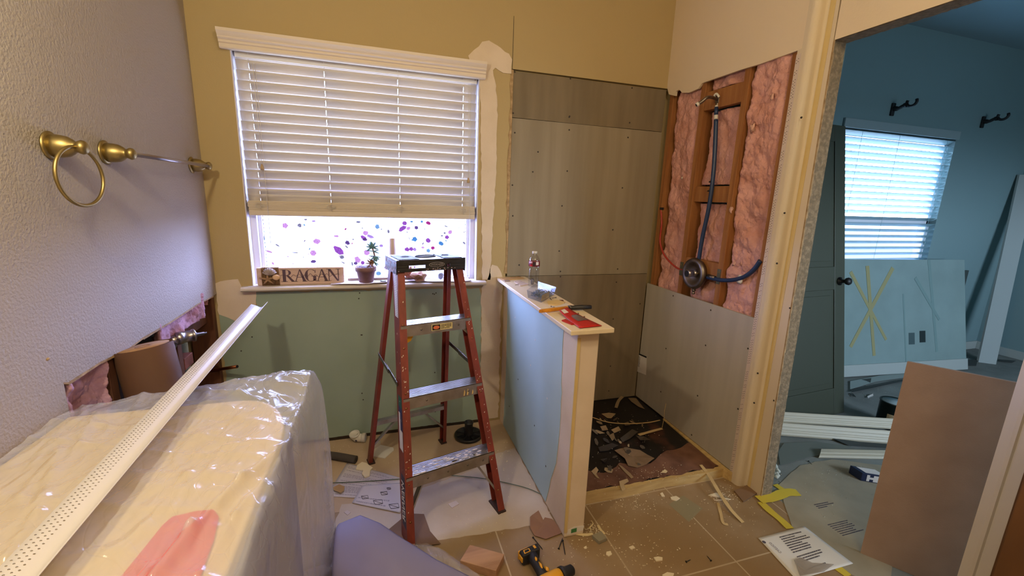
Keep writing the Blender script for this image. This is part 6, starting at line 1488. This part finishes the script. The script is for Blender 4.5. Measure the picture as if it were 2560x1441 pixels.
# board leaning in the corner
L0, L1 = P(2446, 906, 2, 0), P(2490, 912, 2, 0); lt = V(.42, .26, 2.0)
lt = (P(2549, 437, 1, 2.77)-L0); 
b = MB(); w__ = (L1-L0); b.prism([L0, L1, L1+lt, L0+lt], V(.004, .018, .0)); b.build('casing_board', M('pale grey casing', '9aa4a2', .6), label='tall pale casing board leaning in the bedroom corner', cat='board')
# pile of casings on the floor
CASM = M('white casing moulding', 'b8b09a', .5)
def casing(label, pa, pb_, zc, w, h_, tilt=0.0, mitre=False, off=0):
    a_, c_ = P(*pa, 2, zc), P(*pb_, 2, zc); d_ = (c_-a_); dl = d_.normalized(); s_ = V(-dl.y, dl.x, 0)
    up_ = V(0, 0, 1)
    prf = [(0, 0), (0, h_*.5), (.10*w, h_), (.28*w, h_), (.32*w, h_*.72), (.42*w, h_*.72), (.46*w, h_*.9), (.66*w, h_*.9), (.70*w, h_*.62), (.92*w, h_*.62), (w, h_*.45), (w, 0)]
    ct, st_ = math.cos(tilt), math.sin(tilt)
    b = MB(); b.prism([a_+s_*(x*ct-y*st_)+up_*(x*st_+y*ct) + (dl*(x*.9) if mitre else V(0, 0, 0)) for x, y in prf], d_*1.0)
    return b.build('door_casing', CASM, label=label, cat='moulding', group='white mouldings on the bedroom floor')
casing('white moulding lowest and nearest in the stack across the bedroom floor', (1925, 1088), (2290, 1116), .004, .085, .016, 1.05)
casing('white moulding uppermost in the stack across the bedroom floor', (1925, 1055), (2290, 1078), .078, .070, .014, .95)
casing('short white moulding with mitred end lying nearer than the stack', (2046, 1146), (2330, 1152), .004, .065, .016, .30, True)
# paint can
cc_ = P(2250, 1060, 2, 0); cc_ = V(3.41, 1.80, 0)
t = thing('paint_can', 'dark paint can with cream label half hidden by the brown sheet', 'paint can', cc_)
b = MB(); b.lathe(cc_, (0, 0, 1), ((0, .083), (.003, .086), (.185, .086), (.188, .089), (.194, .089), (.196, .084), (.190, .080), (.186, 0)), 36); b.build('can', M('dark green can', '14201e', .35), t)
b = MB(); b.lathe(cc_+V(0, 0, .187), (0, 0, 1), ((0, .076), (.004, .076), (.0042, 0)), 30); b.build('lid', M('pale lid', '9fb0b6', .4), t)
tc_ = (EYE-cc_); az = math.atan2(tc_.y, tc_.x)
b = MB(); b.grid(lambda u, v: cc_+V(.0868*math.cos(az+.55-.9*u), .0868*math.sin(az+.55-.9*u), .02+.10*v), 12, 8); lb = b.build('label', M('cream can label', 'b8a684', .6), t)
b = MB(); b.grid(lambda u, v: cc_+V(.0875*math.cos(az+.35-.4*u), .0875*math.sin(az+.35-.4*u), .055+.018*v), 6, 2); b.build('red_mark', RED, lb)
# carton with the letter H
c4 = [P(x, y, 2, 0) for x, y in ((2150, 1198), (2205, 1212), (2225, 1170), (2166, 1158))]
t = thing('sealant_box', 'small dark blue and white box with a big H by the brown sheet', 'box', sum(c4, V(0, 0, 0))/4)
o_, X_, Y_ = P(2152, 1200, 2, .01), P(2212, 1210, 2, .01)-P(2152, 1200, 2, .01), P(2150, 1170, 2, .045)-P(2152, 1200, 2, .01)
b = MB(); b.obox(V(o_.x, o_.y, .003), V(X_.x, X_.y, 0), V(.006, .07, 0), V(0, 0, .05)); b.build('carton', M('navy carton', '1e2644', .5), t, bevel=.002)
b = MB(); f0 = V(o_.x, o_.y, .003); n_ = V(X_.y, -X_.x, 0).normalized()*.0008; xd = V(X_.x, X_.y, 0)
for u0, u1, z0_, z1_ in ((.22, .34, .008, .046), (.50, 1.0, .008, .046), (.34, .50, .021, .033)): b.prism([f0+xd*u0+n_*.4+V(0, 0, z0_-.003), f0+xd*u1+n_*.4+V(0, 0, z0_-.003), f0+xd*u1+n_*.4+V(0, 0, z1_-.003), f0+xd*u0+n_*.4+V(0, 0, z1_-.003)], n_)
b.build('letter_h', WHITEL, t)
b = MB(); b.prism([f0+V(0, 0, .0505)+xd*a_+V(.006, .07, 0)*c_ for a_, c_ in ((.2, .1), (1, .1), (1, .9), (.2, .9))], (0, 0, .0008)); b.build('white_top', WHITEL, t)
# brown sheet leaning by the near jamb
h0, h1 = V(2.0, 1.052, .001), V(2.02, 1.052, .91); far_t = P(2546, 962, 2, .905)
dirb = (far_t-V(2.0, 1.05, .905)); dirb.z = 0; dirb = dirb.normalized()*.62
b = MB(); b.prism([h0, h0+dirb, h0+dirb+V(0, 0, .909), h0+V(0, 0, .909)], V(.012, .004, 0)); b.build('hardboard_sheet', HARD, label='brown hardboard sheet standing on edge just beyond the doorway', cat='board')
# scraps and dust beyond
DBR = M('dark scrap', '3c4240', .9); LBR = M('light scrap', '93a09c', .9)
for px, mt, lb_ in ((((2125, 955), (2200, 940), (2260, 935), (2262, 945), (2190, 955), (2125, 975)), LBR, 'long pale teal scrap below the cut out wall section'),
                    (((2125, 975), (2255, 950), (2262, 954), (2130, 985)), DBR, 'long dark sliver on the floor beneath the wall section'),
                    (((2140, 952), (2178, 948), (2176, 958), (2160, 964)), DBR, 'dark curled scrap near the door edge in the bedroom'),
                    (((2168, 993), (2182, 988), (2183, 992), (2170, 998)), WHITEL, 'small white paper scrap on the bedroom floor'),
                    (((2125, 985), (2132, 985), (2140, 997), (2130, 992)), DBR, 'little dark scrap next to the door bottom'),
                    (((2500, 900), (2540, 903), (2530, 908), (2496, 905)), DBR, 'dark splinter beside the corner casing board'),
                    (((2400, 905), (2445, 900), (2440, 916), (2405, 915)), DBR, 'dark scraps between wall section and casing board'),
                    (((2075, 1100), (2150, 1104), (2225, 1114), (2222, 1122), (2120, 1116)), DBR, 'dark crumpled strip under the stack of mouldings'),
                    (((1960, 1110), (2040, 1106), (2130, 1120), (2060, 1140), (2030, 1142), (1950, 1165), (1945, 1130)), M('grey green paper', '6a716a', .9), 'grey green paper sheet between jamb and mouldings')):
    flat('floor_scrap', lb_, 'scrap', px, mt, .0035 if 'grey green' not in lb_ else .0032, .003, curl=.012)
b = MB()
for k in range(12): b.blob(P(1940+random.uniform(-6, 8), 1165+k*2.4, 2, .02), .012, sub=1, rough=.8)
o = b.build('white_fluff', M('white fluff', 'c4c8c0', .95), label='ragged white fluff hugging the far side of the door jamb', cat='fluff'); o['kind'] = 'stuff'
b = MB()
for k in range(260):
    x, y = random.choice(((random.gauss(2090, 60), random.gauss(1178, 16)), (random.gauss(2060, 50), random.gauss(1230, 30)), (random.gauss(2180, 60), random.gauss(985, 12)), (random.gauss(2440, 40), random.gauss(905, 8))))
    p = P(x, y, 2, .003)
    if p.x < 1.96 or p.x > 6.0 or p.y > 2.7: continue
    r = random.uniform(.001, .006); b.blob(p, r, r*.6, r*.3, 1, .5)
o = b.build('plaster_crumbs', M('grey crumbs', '9f9a88', .9), label='pale crumbs scattered over the bedroom floor past the doorway', cat='crumbs'); o['kind'] = 'stuff'
